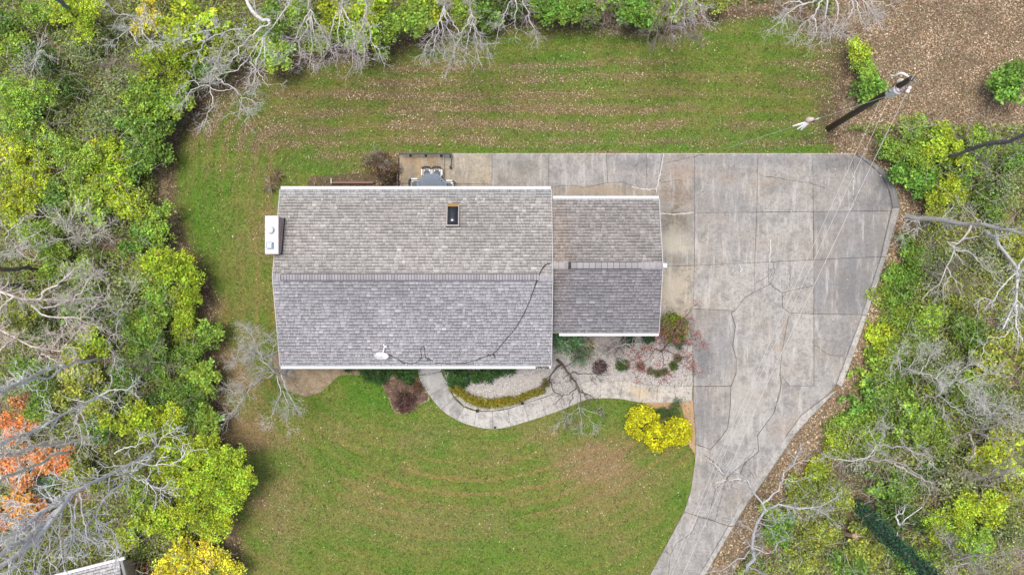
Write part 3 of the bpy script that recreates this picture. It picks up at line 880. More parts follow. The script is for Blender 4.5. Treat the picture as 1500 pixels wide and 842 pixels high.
# gutters, rakes, walls
def gutter(x0, x1, y, z, sgn, label):
    mb = MB()
    V = []
    prof = [(0, -.02), (0, -.11), (.05, -.12), (.11, -.08), (.125, 0.0), (.112, 0.006), (.105, -.012), (0.0, .012)]  # profile closed by an added top cover, so no shade gathers in the trough
    for x in (x0, x1):
        for (d, h) in prof: V.append((x, y + sgn * d, z + h))
    n = len(prof)
    F = [(i, (i + 1) % n, n + (i + 1) % n, n + i) for i in range(n)] + [tuple(range(n)), tuple(range(n, 2 * n))]
    mb.add(V, F)
    o = hpart('gutter', mb, M_white); o['label'] = label
gutter(X0 + .02, 1.05, Y0, ZE + .01, -1, 'white front gutter of the main block')
gutter(1.05, X1 - .01, Y0 - .001, ZE + .008, -1, 'right end of the front gutter, clogged with dark leaves')
gutter(X0 + .02, X1 - .02, Y1, ZE + .01, 1, 'white back gutter of the main block')
gutter(GX0 + .35, GX1, GY0, GZE + .01, -1, 'white front gutter of the garage')
gutter(GX0 + .06, GX1, GY1, GZE + .01, 1, 'white back gutter of the garage')
mb = MB(); rr = random.Random(3)
for i in range(60):
    x = rr.uniform(1.08, 1.72); y = Y0 - rr.uniform(.03, .10); s = rr.uniform(.015, .04)
    M = Matrix.Translation((x, y, ZE + .022 + rr.uniform(0, .02))) @ Matrix.Rotation(rr.uniform(0, 6), 4, 'Z') @ Matrix.Rotation(rr.uniform(-.4, .4), 4, 'X')
    g = rr.uniform(.02, .06); mb.box((-s, -s * .6, -.004), (s, s * .6, .004), (g, g * .85, g * .6), M)
hpart('gutter_debris', mb, M_paint)
for (x, y0, y1, yr, ze, zr, s) in [(X0, Y0, Y1, YR, ZE, ZR, -1), (X1, Y0, Y1, YR, ZE, ZR, 1), (GX1, GY0, GY1, GYR, GZE, GZR, 1)]:
    for (ya, yb) in ((y0, yr), (y1, yr)):
        mb = MB(); w = .022
        V = [(x, ya, ze + .022), (x + s * w, ya, ze + .022), (x + s * w, yb, zr + .022), (x, yb, zr + .022), (x, ya, ze - .14), (x + s * w, ya, ze - .14), (x + s * w, yb, zr - .14), (x, yb, zr - .14)]
        mb.add(V, [(0, 1, 2, 3), (4, 5, 6, 7), (1, 2, 6, 5), (0, 3, 7, 4), (0, 1, 5, 4), (2, 3, 7, 6)], (.6, .59, .58))
        hpart('rake_board', mb, M_paint)
mb = MB()
for (x0, x1, y0, y1, yr, z0, zr) in [(X0 + .25, X1 - .3, Y0 + .4, Y1 - .4, YR, 2.7, 3.66)]:
    c = (.3, .14, .09)
    V = [(x0, y0, 0), (x1, y0, 0), (x1, y1, 0), (x0, y1, 0), (x0, y0, z0), (x1, y0, z0), (x1, y1, z0), (x0, y1, z0), (x0, yr, zr), (x1, yr, zr)]
    mb.add(V, [(0, 1, 5, 4), (1, 2, 6, 9, 5), (2, 3, 7, 6), (3, 0, 4, 8, 7)], c)
hpart('wall', mb, M_brick)['label'] = 'brick wall of the main block'
mb = MB()
x0, x1, y0, y1, yr, z0, zr = 1.55, GX1 - .15, GY0 + .4, GY1 - .35, GYR, 2.6, 3.42
V = [(x0, y0, 0), (x1, y0, 0), (x1, y1, 0), (x0, y1, 0), (x0, y0, z0), (x1, y0, z0), (x1, y1, z0), (x0, y1, z0), (x0, yr, zr), (x1, yr, zr)]
mb.add(V, [(0, 1, 5, 4), (1, 2, 6, 9, 5), (2, 3, 7, 6), (3, 0, 4, 8, 7)], (.5, .48, .45))
hpart('wall', mb, M_paint)['label'] = 'pale wall of the garage wing'
for (xa, xb, za, zb, nm) in [(-9.4, -7.6, .9, 2.2, 'window'), (-6.6, -5.2, .9, 2.2, 'window'), (-1.9, -.1, .9, 2.2, 'window'), (-4.2, -3.2, .05, 2.15, 'front_door')]:
    yf = Y0 + .4
    mb = MB()
    for (lo, hi) in [((xa - .06, yf - .05, za), (xa, yf - .002, zb)), ((xb, yf - .05, za), (xb + .06, yf - .002, zb)), ((xa - .06, yf - .05, zb), (xb + .06, yf - .002, zb + .07)), ((xa - .08, yf - .08, za - .06), (xb + .08, yf - .002, za))]: mb.box(lo, hi)
    fr_ = hpart(nm, mb, M_white)
    mb = MB(); mb.box((xa, yf - .03, za), (xb, yf - .004, zb), (.05, .06, .07) if nm == 'window' else (.18, .05, .04)); hsub('pane' if nm == 'window' else 'door_leaf', mb, fr_, M_paint)
mb = MB()      # small white fitting on the garage gable peak
mb.bbox((GX1 + .022, GYR - .1, GZR - .16), (GX1 + .2, GYR + .1, GZR - .02), .015)
mb.box((GX1 + .01, GYR - .05, GZR - .14), (GX1 + .03, GYR + .05, GZR - .05))
hpart('gable_fitting', mb, M_white)

# chimney: brick stack, white crown slab, two flue caps
ch = MB()
cx0, cx1, cy0, cy1, ct = -10.80, -10.25, 1.50, 3.11, 4.02
ch.box((cx0 + .01, cy0 + .01, 0), (cx1 - .01, cy1 - .01, ct), (.32, .29, .27))
chim = hpart('chimney', ch, M_brick)
bk = MB(); rr = random.Random(5)
z = 2.4
while z < ct - .05:
    off = .1 * (int(round(z / .075)) % 2)
    y = cy0 - off
    while y < cy1:
        a, b = max(y, cy0), min(y + .2, cy1); y += .21
        if b - a < .03: continue
        g = rr.uniform(.75, 1.15)
        bk.box((cx1 - .012, a, z), (cx1 + .002 + rr.uniform(0, .004), b, z + .064), (.42 * g, .34 * g, .315 * g))
        bk.box((cx0 - .004, a, z), (cx0 + .012, b, z + .064), (.42 * g, .34 * g, .315 * g))
    for (y_, s) in ((cy0, -1), (cy1, 1)):
        x = cx0 - off
        while x < cx1:
            a, b = max(x, cx0), min(x + .2, cx1); x += .21
            if b - a < .03: continue
            g = rr.uniform(.75, 1.15)
            bk.box((a, y_ - .012 if s < 0 else y_ - .008, z), (b, y_ + .008 if s < 0 else y_ + .012, z + .064), (.42 * g, .34 * g, .315 * g))
    z += .075
bo = hsub('bricks', bk, chim, M_brick); bo['kind'] = 'stuff'
cr = MB(); cr.bbox((cx0 - .03, cy0 - .04, ct + .002), (cx1 + .015, cy1 + .035, ct + .09), .025, (.60, .59, .57))
hsub('chimney_crown', cr, chim, M_paint)
fl = MB(); q = P(395, 336.5, 4.25)
Mq = Matrix.Translation((q[0], q[1], ct + .085))
fl.lathe([(.1, 0), (.1, .1)], 16, (.5, .5, .52), Mq)
fl.lathe([(.165, .11), (.17, .13), (.15, .165), (.06, .19), (.0, .195)], 20, (.74, .76, .78), Mq)
for k in range(4):
    a = k * math.pi / 2 + .5
    fl.box((.08 * math.cos(a) - .008, .08 * math.sin(a) - .008, .08), (.08 * math.cos(a) + .008, .08 * math.sin(a) + .008, .12), (.4, .4, .4), Mq)
hsub('flue_cap', fl, chim, M_metal, True)['label'] = 'round pale metal flue cap'
fl = MB(); q = P(395.4, 359.5, 4.2); Mq = Matrix.Translation((q[0], q[1], ct + .085))
fl.box((-.14, -.14, 0), (.14, .14, .05), (.5, .42, .36), Mq)
fl.box((-.1, -.1, .05), (.1, .1, .11), (.3, .36, .45), Mq)
fl.bbox((-.15, -.15, .11), (.13, .15, .16), .04, (.34, .47, .66), Mq)
fl.bbox((-.11, -.09, .16), (.09, .09, .18), .02, (.45, .58, .75), Mq)
hsub('flue_cap', fl, chim, M_metal)['label'] = 'square bluish metal flue hood'
fs = MB()
for (ya, yb) in ((cy0 - .02, cy1 + .02),):
    fs.add([(cx1 + .003, ya, roof_z(-10, ya) + .02), (cx1 + .003, yb, roof_z(-10, yb) + .02), (cx1 + .05, yb, roof_z(-10, yb) + .028), (cx1 + .05, ya, roof_z(-10, ya) + .028), (cx1 + .006, ya, roof_z(-10, ya) + .05), (cx1 + .006, yb, roof_z(-10, yb) + .05)], [(0, 1, 2, 3), (0, 4, 5, 1)], (.03, .03, .03))
fs.add([(cx0 + .25, cy0 - .015, roof_z(-10, cy0) + .03), (cx1 + .09, cy0 - .015, roof_z(-10, cy0) + .03), (cx1 + .09, cy0 - .06, roof_z(-10, cy0) + .03), (cx0 + .25, cy0 - .06, roof_z(-10, cy0) + .03)], [(0, 1, 2, 3)], (.03, .03, .03))
hsub('flashing', fs, chim, M_paint)

# skylight
def slope_matrix(px, py, dz=0.0):
    p = on_roof(px, py, dz); q = on_roof(px, py + (3 if p[1] > .46 else -3), dz)
    up = Vector(q - p).normalized() * (1 if True else 1)
    ex = Vector((1, 0, 0)); n = ex.cross(up)
    if n.z < 0: up = -up; n = -n
    ey = n.cross(ex)
    M = Matrix((ex, ey, n)).transposed().to_4x4(); M.translation = Vector(p)
    return M
Ms = slope_matrix(663.5, 317.0, .0)
w2, h2 = .265, .48
m_glass, nt, b = nmat('skylight_dome')
b.inputs['Base Color'].default_value = (.012, .016, .022, 1); b.inputs['Roughness'].default_value = .12; b.inputs['Specular IOR Level'].default_value = .7
sk = MB()
for (lo, hi) in [((-w2 - .04, -h2 - .04, 0), (-w2 + .01, h2 + .04, .11)), ((w2 - .01, -h2 - .04, 0), (w2 + .04, h2 + .04, .11)), ((-w2 + .01, -h2 - .04, 0), (w2 - .01, -h2 + .01, .11)), ((-w2 + .01, h2 - .01, 0), (w2 - .01, h2 + .04, .11))]:
    sk.bbox(lo, hi, .01, (.05, .045, .045), Ms)
skf = hpart('skylight', sk, M_paint)
sk = MB()
for (lo, hi) in [((-w2 - .03, -h2 - .03, .112), (-w2 + .025, h2 + .03, .135)), ((w2 - .025, -h2 - .03, .112), (w2 + .03, h2 + .03, .135)), ((-w2 + .025, -h2 - .03, .112), (w2 - .025, -h2 + .035, .135))]:
    sk.bbox(lo, hi, .008, (.36, .33, .31), Ms)
hsub('skylight_frame', sk, skf, M_paint)
sk = MB(); sk.bbox((-w2 + .026, h2 - .05, .112), (w2 - .026, h2 + .09, .137), .008, (.30, .18, .05), Ms)
hsub('skylight_head_strip', sk, skf, M_paint)
V = []; F = []; nx, ny = 10, 16
for j in range(ny + 1):
    for i in range(nx + 1):
        u, v = i / nx * 2 - 1, j / ny * 2 - 1
        zz = .12 + .15 * (1 - abs(u) ** 2.6) ** .8 * (1 - abs(v) ** 4) ** .8
        V.append(Ms @ Vector((u * (w2 - .024), v * (h2 - .045) - .008, zz)))
for j in range(ny):
    for i in range(nx):
        k = j * (nx + 1) + i; F.append((k, k + 1, k + nx + 2, k + nx + 1))
dm = MB(); dm.add(V, F); hsub('skylight_dome', dm, skf, m_glass, True)
vp = MB(); q = on_roof(610, 339.5); Mq = Matrix.Translation((q[0], q[1], q[2] - .05))
vp.lathe([(.045, 0), (.045, .2), (.036, .2), (.036, .1)], 12, (.5, .5, .5), Mq)
vp.lathe([(.13, .045), (.1, .07), (.05, .09), (.05, .1)], 14, (.28, .28, .28), Mq)
hpart('vent_pipe', vp, M_paint)
for (px_, py_) in [(746.8, 279.6)]:
    q = on_roof(px_, py_, .01); mb = MB(); mb.lathe([(.03, 0), (.03, .04), (0, .045)], 10, (.04, .04, .04), Matrix.Translation(q)); hpart('vent_cap', mb, M_paint)

# satellite dish and its cables, resting on the roof
q = on_roof(560.5, 519)
dish = empty('satellite_dish', tuple(q)); tag(dish, 'white satellite dish bolted near the front eave of the main roof', 'satellite dish')
mb = MB(); mb.box((-.09, -.07, 0), (.09, .07, .015), (.5, .5, .5)); mb.build('foot_plate', M_metal, dish)
mb = MB(); mb.tube([(0, 0, 0), (0, 0, .18), (.0, -.05, .3)], .022, 8, (.6, .6, .6)); mb.build('mast', M_metal, dish)
nrm = Vector((.16, .88, .42)).normalized(); t1 = nrm.cross(Vector((0, 0, 1))).normalized(); t2 = nrm.cross(t1)
Md = Matrix((t1, t2, nrm)).transposed().to_4x4(); Md.translation = Vector((0.0, -.09, .36))
mb = MB(); prof = [(0.0, 0), (.1, .006), (.2, .026), (.28, .055), (.31, .07), (.318, .066), (.31, .058), (.28, .043), (.2, .014), (.1, -.006), (0, -.012)]
mb.lathe(prof, 28, (.86, .86, .85), Md); mb.build('reflector', M_paint, dish, True)
tip = Vector((.14, .40, .33))
mb = MB(); mb.tube([Vector((.0, -.02, .24)), Vector((.06, .15, .2)), tip], .024, 6, (.84, .84, .84)); mb.build('feed_arm', M_paint, dish)
mb = MB(); Mf = Matrix.Translation(tip)
mb.bbox((-.03, -.05, -.03), (.09, .03, .05), .01, (.82, .82, .82), Mf); mb.tube([tip + Vector((-.05, .08, .0)), tip + Vector((0, -.02, .02))], .03, 8, (.8, .8, .8)); mb.tube([tip + Vector((.08, -.07, .0)), tip + Vector((.03, .0, .02))], .028, 8, (.8, .8, .8))
mb.build('feed_horn', M_paint, dish)

def cable(name, pts, r, label, cat, extra=()):
    mb = MB()
    for k, pl in enumerate([pts] + list(extra)):
        pp = [on_roof(a, b, .026) for a, b in pl]
        mb.tube(catmull(pp, 5), r, 5, (.025, .025, .027))
    o = mb.build(name, M_black); tag(o, label, cat)
cable('roof_cable', [(806, 386), (796.5, 390), (787, 409), (774, 445.6), (757, 477.6), (741, 497), (725, 516), (716, 520), (708, 523.5), (694, 528), (680, 531.5), (660, 532.5), (638, 531.5)], .016,
      'long black cable sagging from the garage ridge to the front eave', 'cable', [[(714, 518), (719, 521), (724, 519), (725, 524)], [(724, 516), (723, 522)], [(806, 385), (800, 388), (793, 396), (788, 409), (783, 421)]])
cable('dish_cable', [(567, 518), (577, 523), (586, 527.6), (594, 531), (601, 532.5), (607, 531.5), (611.6, 529.5), (617, 523.6), (616.6, 517), (616.4, 511), (619.6, 507), (622, 511), (622.4, 517), (623, 522), (627, 526.5), (631.6, 527), (634, 530)], .015,
      'black cable looping up in a hairpin beside the white satellite dish', 'cable', [[(616, 524), (623, 523.5)], [(586, 529), (593, 532.4)], [(625, 529), (628, 525), (632, 528)]])

# ------------------------------------------------------------------ patio furniture and railing
tb = empty('patio_table', tuple(P(634.3, 279, 0) + np.array([0, 0, .05]))); tag(tb, 'eight-sided blue-grey slatted patio table half hidden beneath the back eave', 'table')
BL = (.10, .145, .21)
mb = MB(); Rt = .71
oc = [Vector((Rt * math.cos(R(22.5 + 45 * k)) / math.cos(R(22.5)), Rt * math.sin(R(22.5 + 45 * k)) / math.cos(R(22.5)), 0)) for k in range(8)]
for k in range(8):
    a, b = oc[k], oc[(k + 1) % 8]
    V = [a, b, b * .88, a * .88]
    mb.add([v + Vector((0, 0, .73)) for v in V] + [v + Vector((0, 0, .69)) for v in V], [(0, 1, 2, 3), (4, 7, 6, 5), (0, 4, 5, 1), (3, 2, 6, 7)], BL)
mb.build('table_rim', M_paint, tb)
ri = Rt * .88
for i in range(14):
    y = -ri + (i + .5) * 2 * ri / 14
    hw = min(ri, ri * math.tan(R(22.5)) + (ri - abs(y))) - .01
    mb = MB(); g = random.uniform(.85, 1.15); mb.box((-hw, y - .036, .698), (hw, y + .036, .724), tuple(v * g for v in BL)); mb.build('slat', M_paint, tb)
mb = MB(); mb.lathe([(.045, .5), (.05, .735), (.035, .745)], 10, (.75, .73, .68)); mb.build('umbrella_ring', M_paint, tb)
for sx in (-1, 1):
    for sy in (-1, 1):
        mb = MB(); mb.tube([(sx * .42, sy * .42, .7), (sx * .46, sy * .46, 0)], .022, 6, (.05, .06, .07)); mb.build('leg', M_paint, tb)
def chair(loc, rz, label):
    o = empty('patio_chair', loc, rz)
    tag(o, label, 'chair', 'patio chairs around the slatted table')
    def p(name, m): return m.build(name, M_paint, o)
    m = MB(); m.bbox((-.2, -.21, .41), (.2, .2, .44), .01, (.42, .5, .58)); p('seat', m)
    m = MB()
    for i in range(4): m.box((-.18 + i * .1, .19, .46), (-.12 + i * .1, .215, .78), (.05, .055, .06))
    m.tube([(-.22, .17, .8), (-.12, .225, .82), (0, .24, .825), (.12, .225, .82), (.22, .17, .8)], .03, 6, (.04, .042, .046)); p('backrest', m)
    for s in (-1, 1):
        m = MB(); m.bbox((s * .235 - .03, -.16, .61), (s * .235 + .03, .14, .635), .008, (.7, .7, .7)); p('armrest', m)
        m = MB(); m.tube([(s * .21, -.19, .42), (s * .23, -.22, 0)], .016, 6, (.04, .04, .045)); m.tube([(s * .23, -.15, .61), (s * .215, -.18, .42)], .014, 6, (.04, .04, .045)); p('leg', m)
        m = MB(); m.tube([(s * .22, .16, .8), (s * .2, .19, .42), (s * .22, .24, 0)], .017, 6, (.04, .04, .045)); p('leg', m)
    m = MB(); m.box((-.15, -.14, .442), (.15, .12, .468), (.045, .05, .055)); m.box((-.16, .05, .47), (-.1, .16, .5), (.75, .75, .75)); m.box((.1, .05, .47), (.16, .16, .5), (.75, .75, .75)); p('cushion', m)
    return o
tl = Vector(tb.location)
chair((tl.x - .245, tl.y + .80, .05), 0, 'patio chair behind the table, left one of the pair facing the house')
chair((tl.x + .25, tl.y + .80, .05), 0, 'patio chair behind the table, right one of the pair facing the house')
chair((tl.x - .84, tl.y + .24, .05), R(90), 'patio chair at the left end of the slatted table, half under the eave')
chair((tl.x + .86, tl.y + .16, .05), R(-90), 'patio chair at the right end of the slatted table, half under the eave')

rail = empty('patio_railing', tuple(P(622, 227, 0))); tag(rail, 'low dark teal metal railing along the outer edge of the patio', 'railing')
ro = np.array(rail.location); TL = (.05, .085, .095)
def rp(px, py, z): return tuple(P(px, py, z) - ro)
mb = MB(); mb.tube([rp(584, 225.6, .6), rp(661.5, 225.4, .6)], .04, 6, TL); mb.tube([rp(584, 226.5, .3), rp(661.5, 226.3, .3)], .02, 6, TL); mb.build('top_rail', M_paint, rail)
mb = MB(); mb.tube([rp(661.5, 225.4, .6), rp(661.2, 243.5, .6)], .035, 6, TL); mb.build('side_rail', M_paint, rail)
for (a, b) in [(601.4, 227.6), (624, 227.6), (646.5, 227.8), (660.5, 229), (660.5, 246)]:
    q = P(a, b, 0) - ro; mb = MB(); mb.tube([(q[0], q[1], .02), (q[0], q[1], .62)], .035, 6, TL); mb.box((q[0] - .06, q[1] - .09, .05), (q[0] + .06, q[1] + .06, .075), (.02, .02, .022)); mb.build('post', M_paint, rail)
mb = MB(); a, b = P(583, 232), P(583, 278); mb.bbox((a[0] - .05, b[1], 0), (a[0] + .05, a[1], .22), .015, (.09, .065, .05))
tag(mb.build('timber_edging', M_paint), 'dark weathered timber edging along the left side of the patio', 'edging')
mb = MB(); a, b = P(486, 266), P(548, 270)
mb.bbox((a[0], b[1], 0), (b[0], b[1] + .07, .25), .012, (.15, .075, .06)); mb.bbox((a[0], b[1], 0), (a[0] + .06, a[1] + .1, .28), .01, (.5, .46, .42)); mb.box((a[0] + .06, b[1] + .071, .02), (b[0] - .05, b[1] + .12, .12), (.14, .06, .05))
tag(mb.build('wooden_edging', M_paint), 'reddish wooden bed edging board against the back of the house', 'edging')

# ------------------------------------------------------------------ utility pole, guy wire, power lines
base = P(1213, 189, 0)
pole = empty('utility_pole', tuple(base)); tag(pole, 'dark leaning utility pole with a pale transformer near its top', 'utility pole')
top = P(1335, 115, 8.3) - base
def ax(t): return Vector(top * t)
mb = MB(); mb.tube([Vector((0, 0, -.3)), ax(.3), ax(.6), ax(1.0)], [.15, .14, .125, .105], 12, (.035, .024, .02)); mb.build('shaft', M_paint, pole)
mb = MB(); 
q = Vector(P(1311, 133.5, 6.9) - base); Mt = Matrix.Translation(q)
mb.lathe([(.0, -.5), (.17, -.5), (.19, -.47), (.19, .26), (.2, .28), (.2, .32), (.12, .39), (0, .41)], 18, (.78, .80, .82), Mt)
trf = mb.build('transformer', M_paint, pole, True)
mb = MB(); mb.lathe([(.06, .40), (.065, .43), (.0, .44)], 10, (.3, .22, .22), Mt)
mb.lathe([(.13, .395), (.17, .36), (.17, .34)], 14, (.36, .28, .28), Mt); mb.build('lid', M_paint, trf)
for (dx, dy) in ((-.05, .1), (.08, .02)):
    mb = MB(); mb.lathe([(.03, .38), (.05, .42), (.03, .46), (.05, .5), (.03, .54), (.045, .58), (.01, .62)], 10, (.8, .78, .74), Mt @ Matrix.Translation((dx, dy, 0))); mb.build('bushing', M_paint, trf)
mb = MB(); mb.box((-.25, -.04, -.1), (.25, .04, .06), (.3, .3, .3), Mt); mb.build('bracket', M_metal, pole)
def pp(px, py, z): return Vector(P(px, py, z) - base)
mb = MB(); mb.tube(catmull([pp(1334, 115.5, 8.1), pp(1327, 110, 8.2), pp(1321, 107.5, 8.15), pp(1315, 109, 8.0), pp(1311, 111.5, 7.8), pp(1304, 110, 7.6)], 4), [.045] * 16 + [.03] * 4 + [.015], 6, (.75, .72, .68)); mb.build('bracket_arm', M_paint, pole)
mb = MB(); mb.lathe([(.05, 0), (.12, .03), (.12, .07), (.06, .1), (.1, .13), (.1, .17), (.05, .2), (.08, .25), (0, .27)], 12, (.78, .75, .68), Matrix.Translation(pp(1317.5, 120.5, 7.3))); mb.build('insulator', M_paint, pole, True)
for (a, b) in ((1331, 129.5), (1328.3, 134.6)):
    mb = MB(); mb.lathe([(.03, 0), (.09, .03), (.05, .06), (.09, .1), (.04, .14), (0, .15)], 10, (.8, .76, .7), Matrix.Translation(pp(a, b, 7.6))); mb.build('insulator', M_paint, pole, True)
mb = MB(); mb.tube([pp(1326, 121, 7.75), pp(1330, 131, 7.6), pp(1328.3, 135, 7.55)], .02, 5, (.4, .4, .4)); mb.build('crossbar', M_metal, pole)
mb = MB(); mb.tube([pp(1334, 112, 8.2), pp(1342, 121, 8.15)], .025, 5, (.35, .4, .42)); mb.tube([pp(1338, 112, 8.35), pp(1333, 120, 8.25)], .02, 5, (.35, .4, .42)); mb.build('top_pin', M_metal, pole)
mb = MB(); mb.tube(catmull([pp(1318, 121, 7.5), pp(1313, 123, 7.4), pp(1311, 130, 7.3)], 4), .012, 4, (.1, .1, .1)); mb.tube(catmull([pp(1328, 134, 7.6), pp(1323, 136, 7.4), pp(1318, 132, 7.3)], 4), .012, 4, (.1, .1, .1)); mb.tube([pp(1303, 139, 6.3), pp(1250, 160, 2.6), pp(1213.5, 187, .1)], .012, 4, (.2, .2, .2)); mb.build('jumper_wire', M_black, pole)

def wire(pts, za, zm, zb, r, label, group='power lines over the driveway', col=(.5, .5, .49)):
    n = len(pts); q = []
    d = np.concatenate([[0], np.cumsum([math.dist(pts[i], pts[i + 1]) for i in range(n - 1)])]); d /= d[-1]
    for (a, b), t in zip(pts, d):
        z = za * (1 - t) + zb * t - 4 * t * (1 - t) * ((za + zb) / 2 - zm)
        q.append(P(a, b, z))
    mb = MB(); mb.tube(catmull(q, 6), r, 5, col)
    tag(mb.build('power_line', M_paint), label, 'power line', group)
wire([(1289, 147), (1279, 170), (1257.6, 215), (1205, 330), (1164, 419.6), (1106.5, 550), (1050.5, 675), (979.5, 842), (936, 950)], 5.9, 5.4, 6.2, .008, 'leftmost of the three pale wires crossing the driveway, starting lowest on the pole')
wire([(1303, 143), (1269.7, 215), (1214, 335), (1167, 436), (1110, 558), (1054, 681.6), (984, 842), (940, 950)], 6.4, 5.9, 6.6, .008, 'middle of the three pale wires crossing the driveway, leaving the transformer')
wire([(1328, 136), (1289.7, 215), (1232, 335), (1174, 456.6), (1124.5, 560), (1065.6, 693), (1000, 842), (956, 950)], 7.6, 6.8, 7.4, .009, 'rightmost of the three pale wires crossing the driveway, from the white insulator')
g0, g1 = P(1300, 141, 6.6), P(1059, 219, 0)
mb = MB(); mb.tube([g0, g0 * .5 + g1 * .5, g1], .008, 5, (.38, .40, .39)); gw = mb.build('guy_wire', M_paint); tag(gw, 'thin grey guy wire slanting from the pole down to the back lawn', 'guy wire')
t = (1300 - 1196) / (1300 - 1059.0)
gq = Vector(g0 * (1 - t) + g1 * t)
gd = Vector(g1 - g0).normalized()
mb = MB()
mb.tube([gq - gd * .5, gq - gd * .22], .03, 6, (.5, .5, .5))
mb.tube([gq - gd * .2 + Vector((0, .05, .06)), gq + gd * .05 + Vector((0, .08, .08)), gq + gd * .2 + Vector((0, .06, .04))], [.07, .13, .07], 10, (.55, .43, .42))
tag(mb.build('guy_fitting', M_paint, None, True), 'pinkish grey fitting with white tails hanging on the guy wire', 'wire fitting')
fit = bpy.data.objects['guy_fitting']
for k, off in enumerate(((-.10, -.02), (.08, -.12), (0.0, -.1))):
    side = Vector((off[0] * 1.2, off[1], 0))
    mb = MB(); mb.tube([gq + gd * .1 + side * .4, gq + gd * .35 + side, gq + gd * .6 + side * 1.7], [.045, .05, .025], 6, (.75, .76, .78)); mb.build('tail', M_paint, fit)
mb = MB(); mb.box((gq.x + .1, gq.y - .02, gq.z - .05), (gq.x + .22, gq.y + .1, gq.z + .1), (.05, .04, .04)); mb.build('clamp', M_paint, fit)

# ------------------------------------------------------------------ path lights
for (a, b, r_, lab) in [(661, 562.5, .13, 'larger dark path light at the inside of the walk bend next to the hedge'), (699, 601.5, .085, 'black path light below the middle of the yellow-green grass border'), (765, 590.5, .08, 'black path light at the gap between the two grass borders'), (725, 626, .055, 'small black path light on the lawn edge of the curved walk')]:
    q = P(a, b, .3); o = empty('path_light', (q[0], q[1], .0)); tag(o, lab, 'path light', 'solar path lights along the walk')
    mb = MB(); mb.tube([(0, 0, 0), (0, 0, .3)], .015, 6, (.02, .02, .022)); mb.build('stake', M_paint, o)
    mb = MB(); mb.lathe([(r_ * .5, .22), (r_ * .55, .29), (r_, .3), (r_ * .95, .325), (r_ * .3, .36), (0, .362)], 14, (.025, .025, .03)); mb.build('lamp_cap', M_paint, o, True)

# ------------------------------------------------------------------ neighbouring house corner (bottom left)
e0, e1 = P(92, 843, 2.6), P(186, 819, 2.6)
nb = empty('neighbour_house', (float(e1[0]), float(e1[1]) - 1, 0)); tag(nb, 'corner of a neighbouring house with pale shingles and white gutter at the bottom left', 'house')
ex = Vector(e1 - e0).normalized(); ey = Vector((0, 0, 1)).cross(ex) * -1; es = (ey + Vector((0, 0, .3))).normalized()
Ln = 8.0; O = Vector(e1) - ex * Ln
def npart(name, m, mat):
    o = m.build(name, mat); o.parent = nb; o.matrix_parent_inverse = Matrix.Translation(-Vector(nb.location)); return o
m = MB(); S_ = 4.0
V = [O, O + ex * (Ln - .35), O + ex * (Ln - .35) + es * S_, O + es * S_]; m.add(V + [v - Vector((0, 0, .1)) for v in V], [(0, 1, 2, 3), (4, 7, 6, 5), (0, 4, 5, 1), (1, 5, 6, 2)], (.12, .12, .12)); nroof = npart('roof', m, M_shingle)
Vb, Cb, meta = shingles(O + Vector((0, 0, .006)), ex, es, Ln - .35, S_, 77, (1.25, 1.27, 1.3))
o = link('shingles', mesh_arrays('shingles', Vb.reshape(-1, 3), ((np.arange(len(Vb)) * 10)[:, None, None] + TABF[None]).reshape(-1, 4), Cb.reshape(-1, 3), M_shingle), nroof); o['kind'] = 'stuff'
m = MB(); Mg = Matrix((ex, ey, Vector((0, 0, 1)))).transposed().to_4x4(); Mg.translation = O
m.bbox((0, -.15, -.12), (Ln - .1, -.02, .02), .02, (.8, .8, .8), Mg); npart('gutter', m, M_paint)
m = MB(); m.bbox((Ln - .34, -.02, -.12), (Ln - .2, 1.6, .03), .02, (.25, .25, .25), Mg); npart('rake_board', m, M_paint)
m = MB(); m.box((0, .5, -2.6), (Ln - .8, 4, -.05), (.4, .3, .24), Mg); npart('wall', m, M_brick)
dk = px_poly([(104, 832), (130, 818), (174, 806), (183, 822), (120, 850)], 0)
tag(poly_sheet('terrace', dk, .03, M_tan, None, .03), kind='structure')
m = MB(); q = P(183, 815); m.bbox((q[0] - .2, q[1] - .12, 0), (q[0] + .22, q[1] + .14, .3), .02, (.3, .25, .2)); tag(m.build('stone_block', M_brick), 'squarish tan stone block beside the gutter end of the neighbouring house', 'block')
# crumpled tarp in the orange leaves
nx, ny = 12, 10; V = []; F = []
q = P(68, 712)
for j in range(ny):
    for i in range(nx):
        u, v = (i / (nx - 1) - .5), (j / (ny - 1) - .5)
        V.append((q[0] + u * 1.1 + .12 * math.sin(7 * v + i), q[1] + v * 1.3 + .1 * math.cos(5 * u + j), .25 + .3 * float(vnoise(np.array(i * .7), np.array(j * .8 + 40)))))
for j in range(ny - 1):
    for i in range(nx - 1):
        if random.random() > .08: k = j * nx + i; F.append((k, k + 1, k + nx + 1, k + nx))
mb = MB(); mb.add(V, F, (.34, .44, .58))
mb.c = [tuple(v * random.uniform(.6, 1.2) for v in c) for c in mb.c]
tag(mb.build('crumpled_tarp', M_paint), 'crumpled pale blue tarp lying among the orange leaves at lower left', 'tarp')

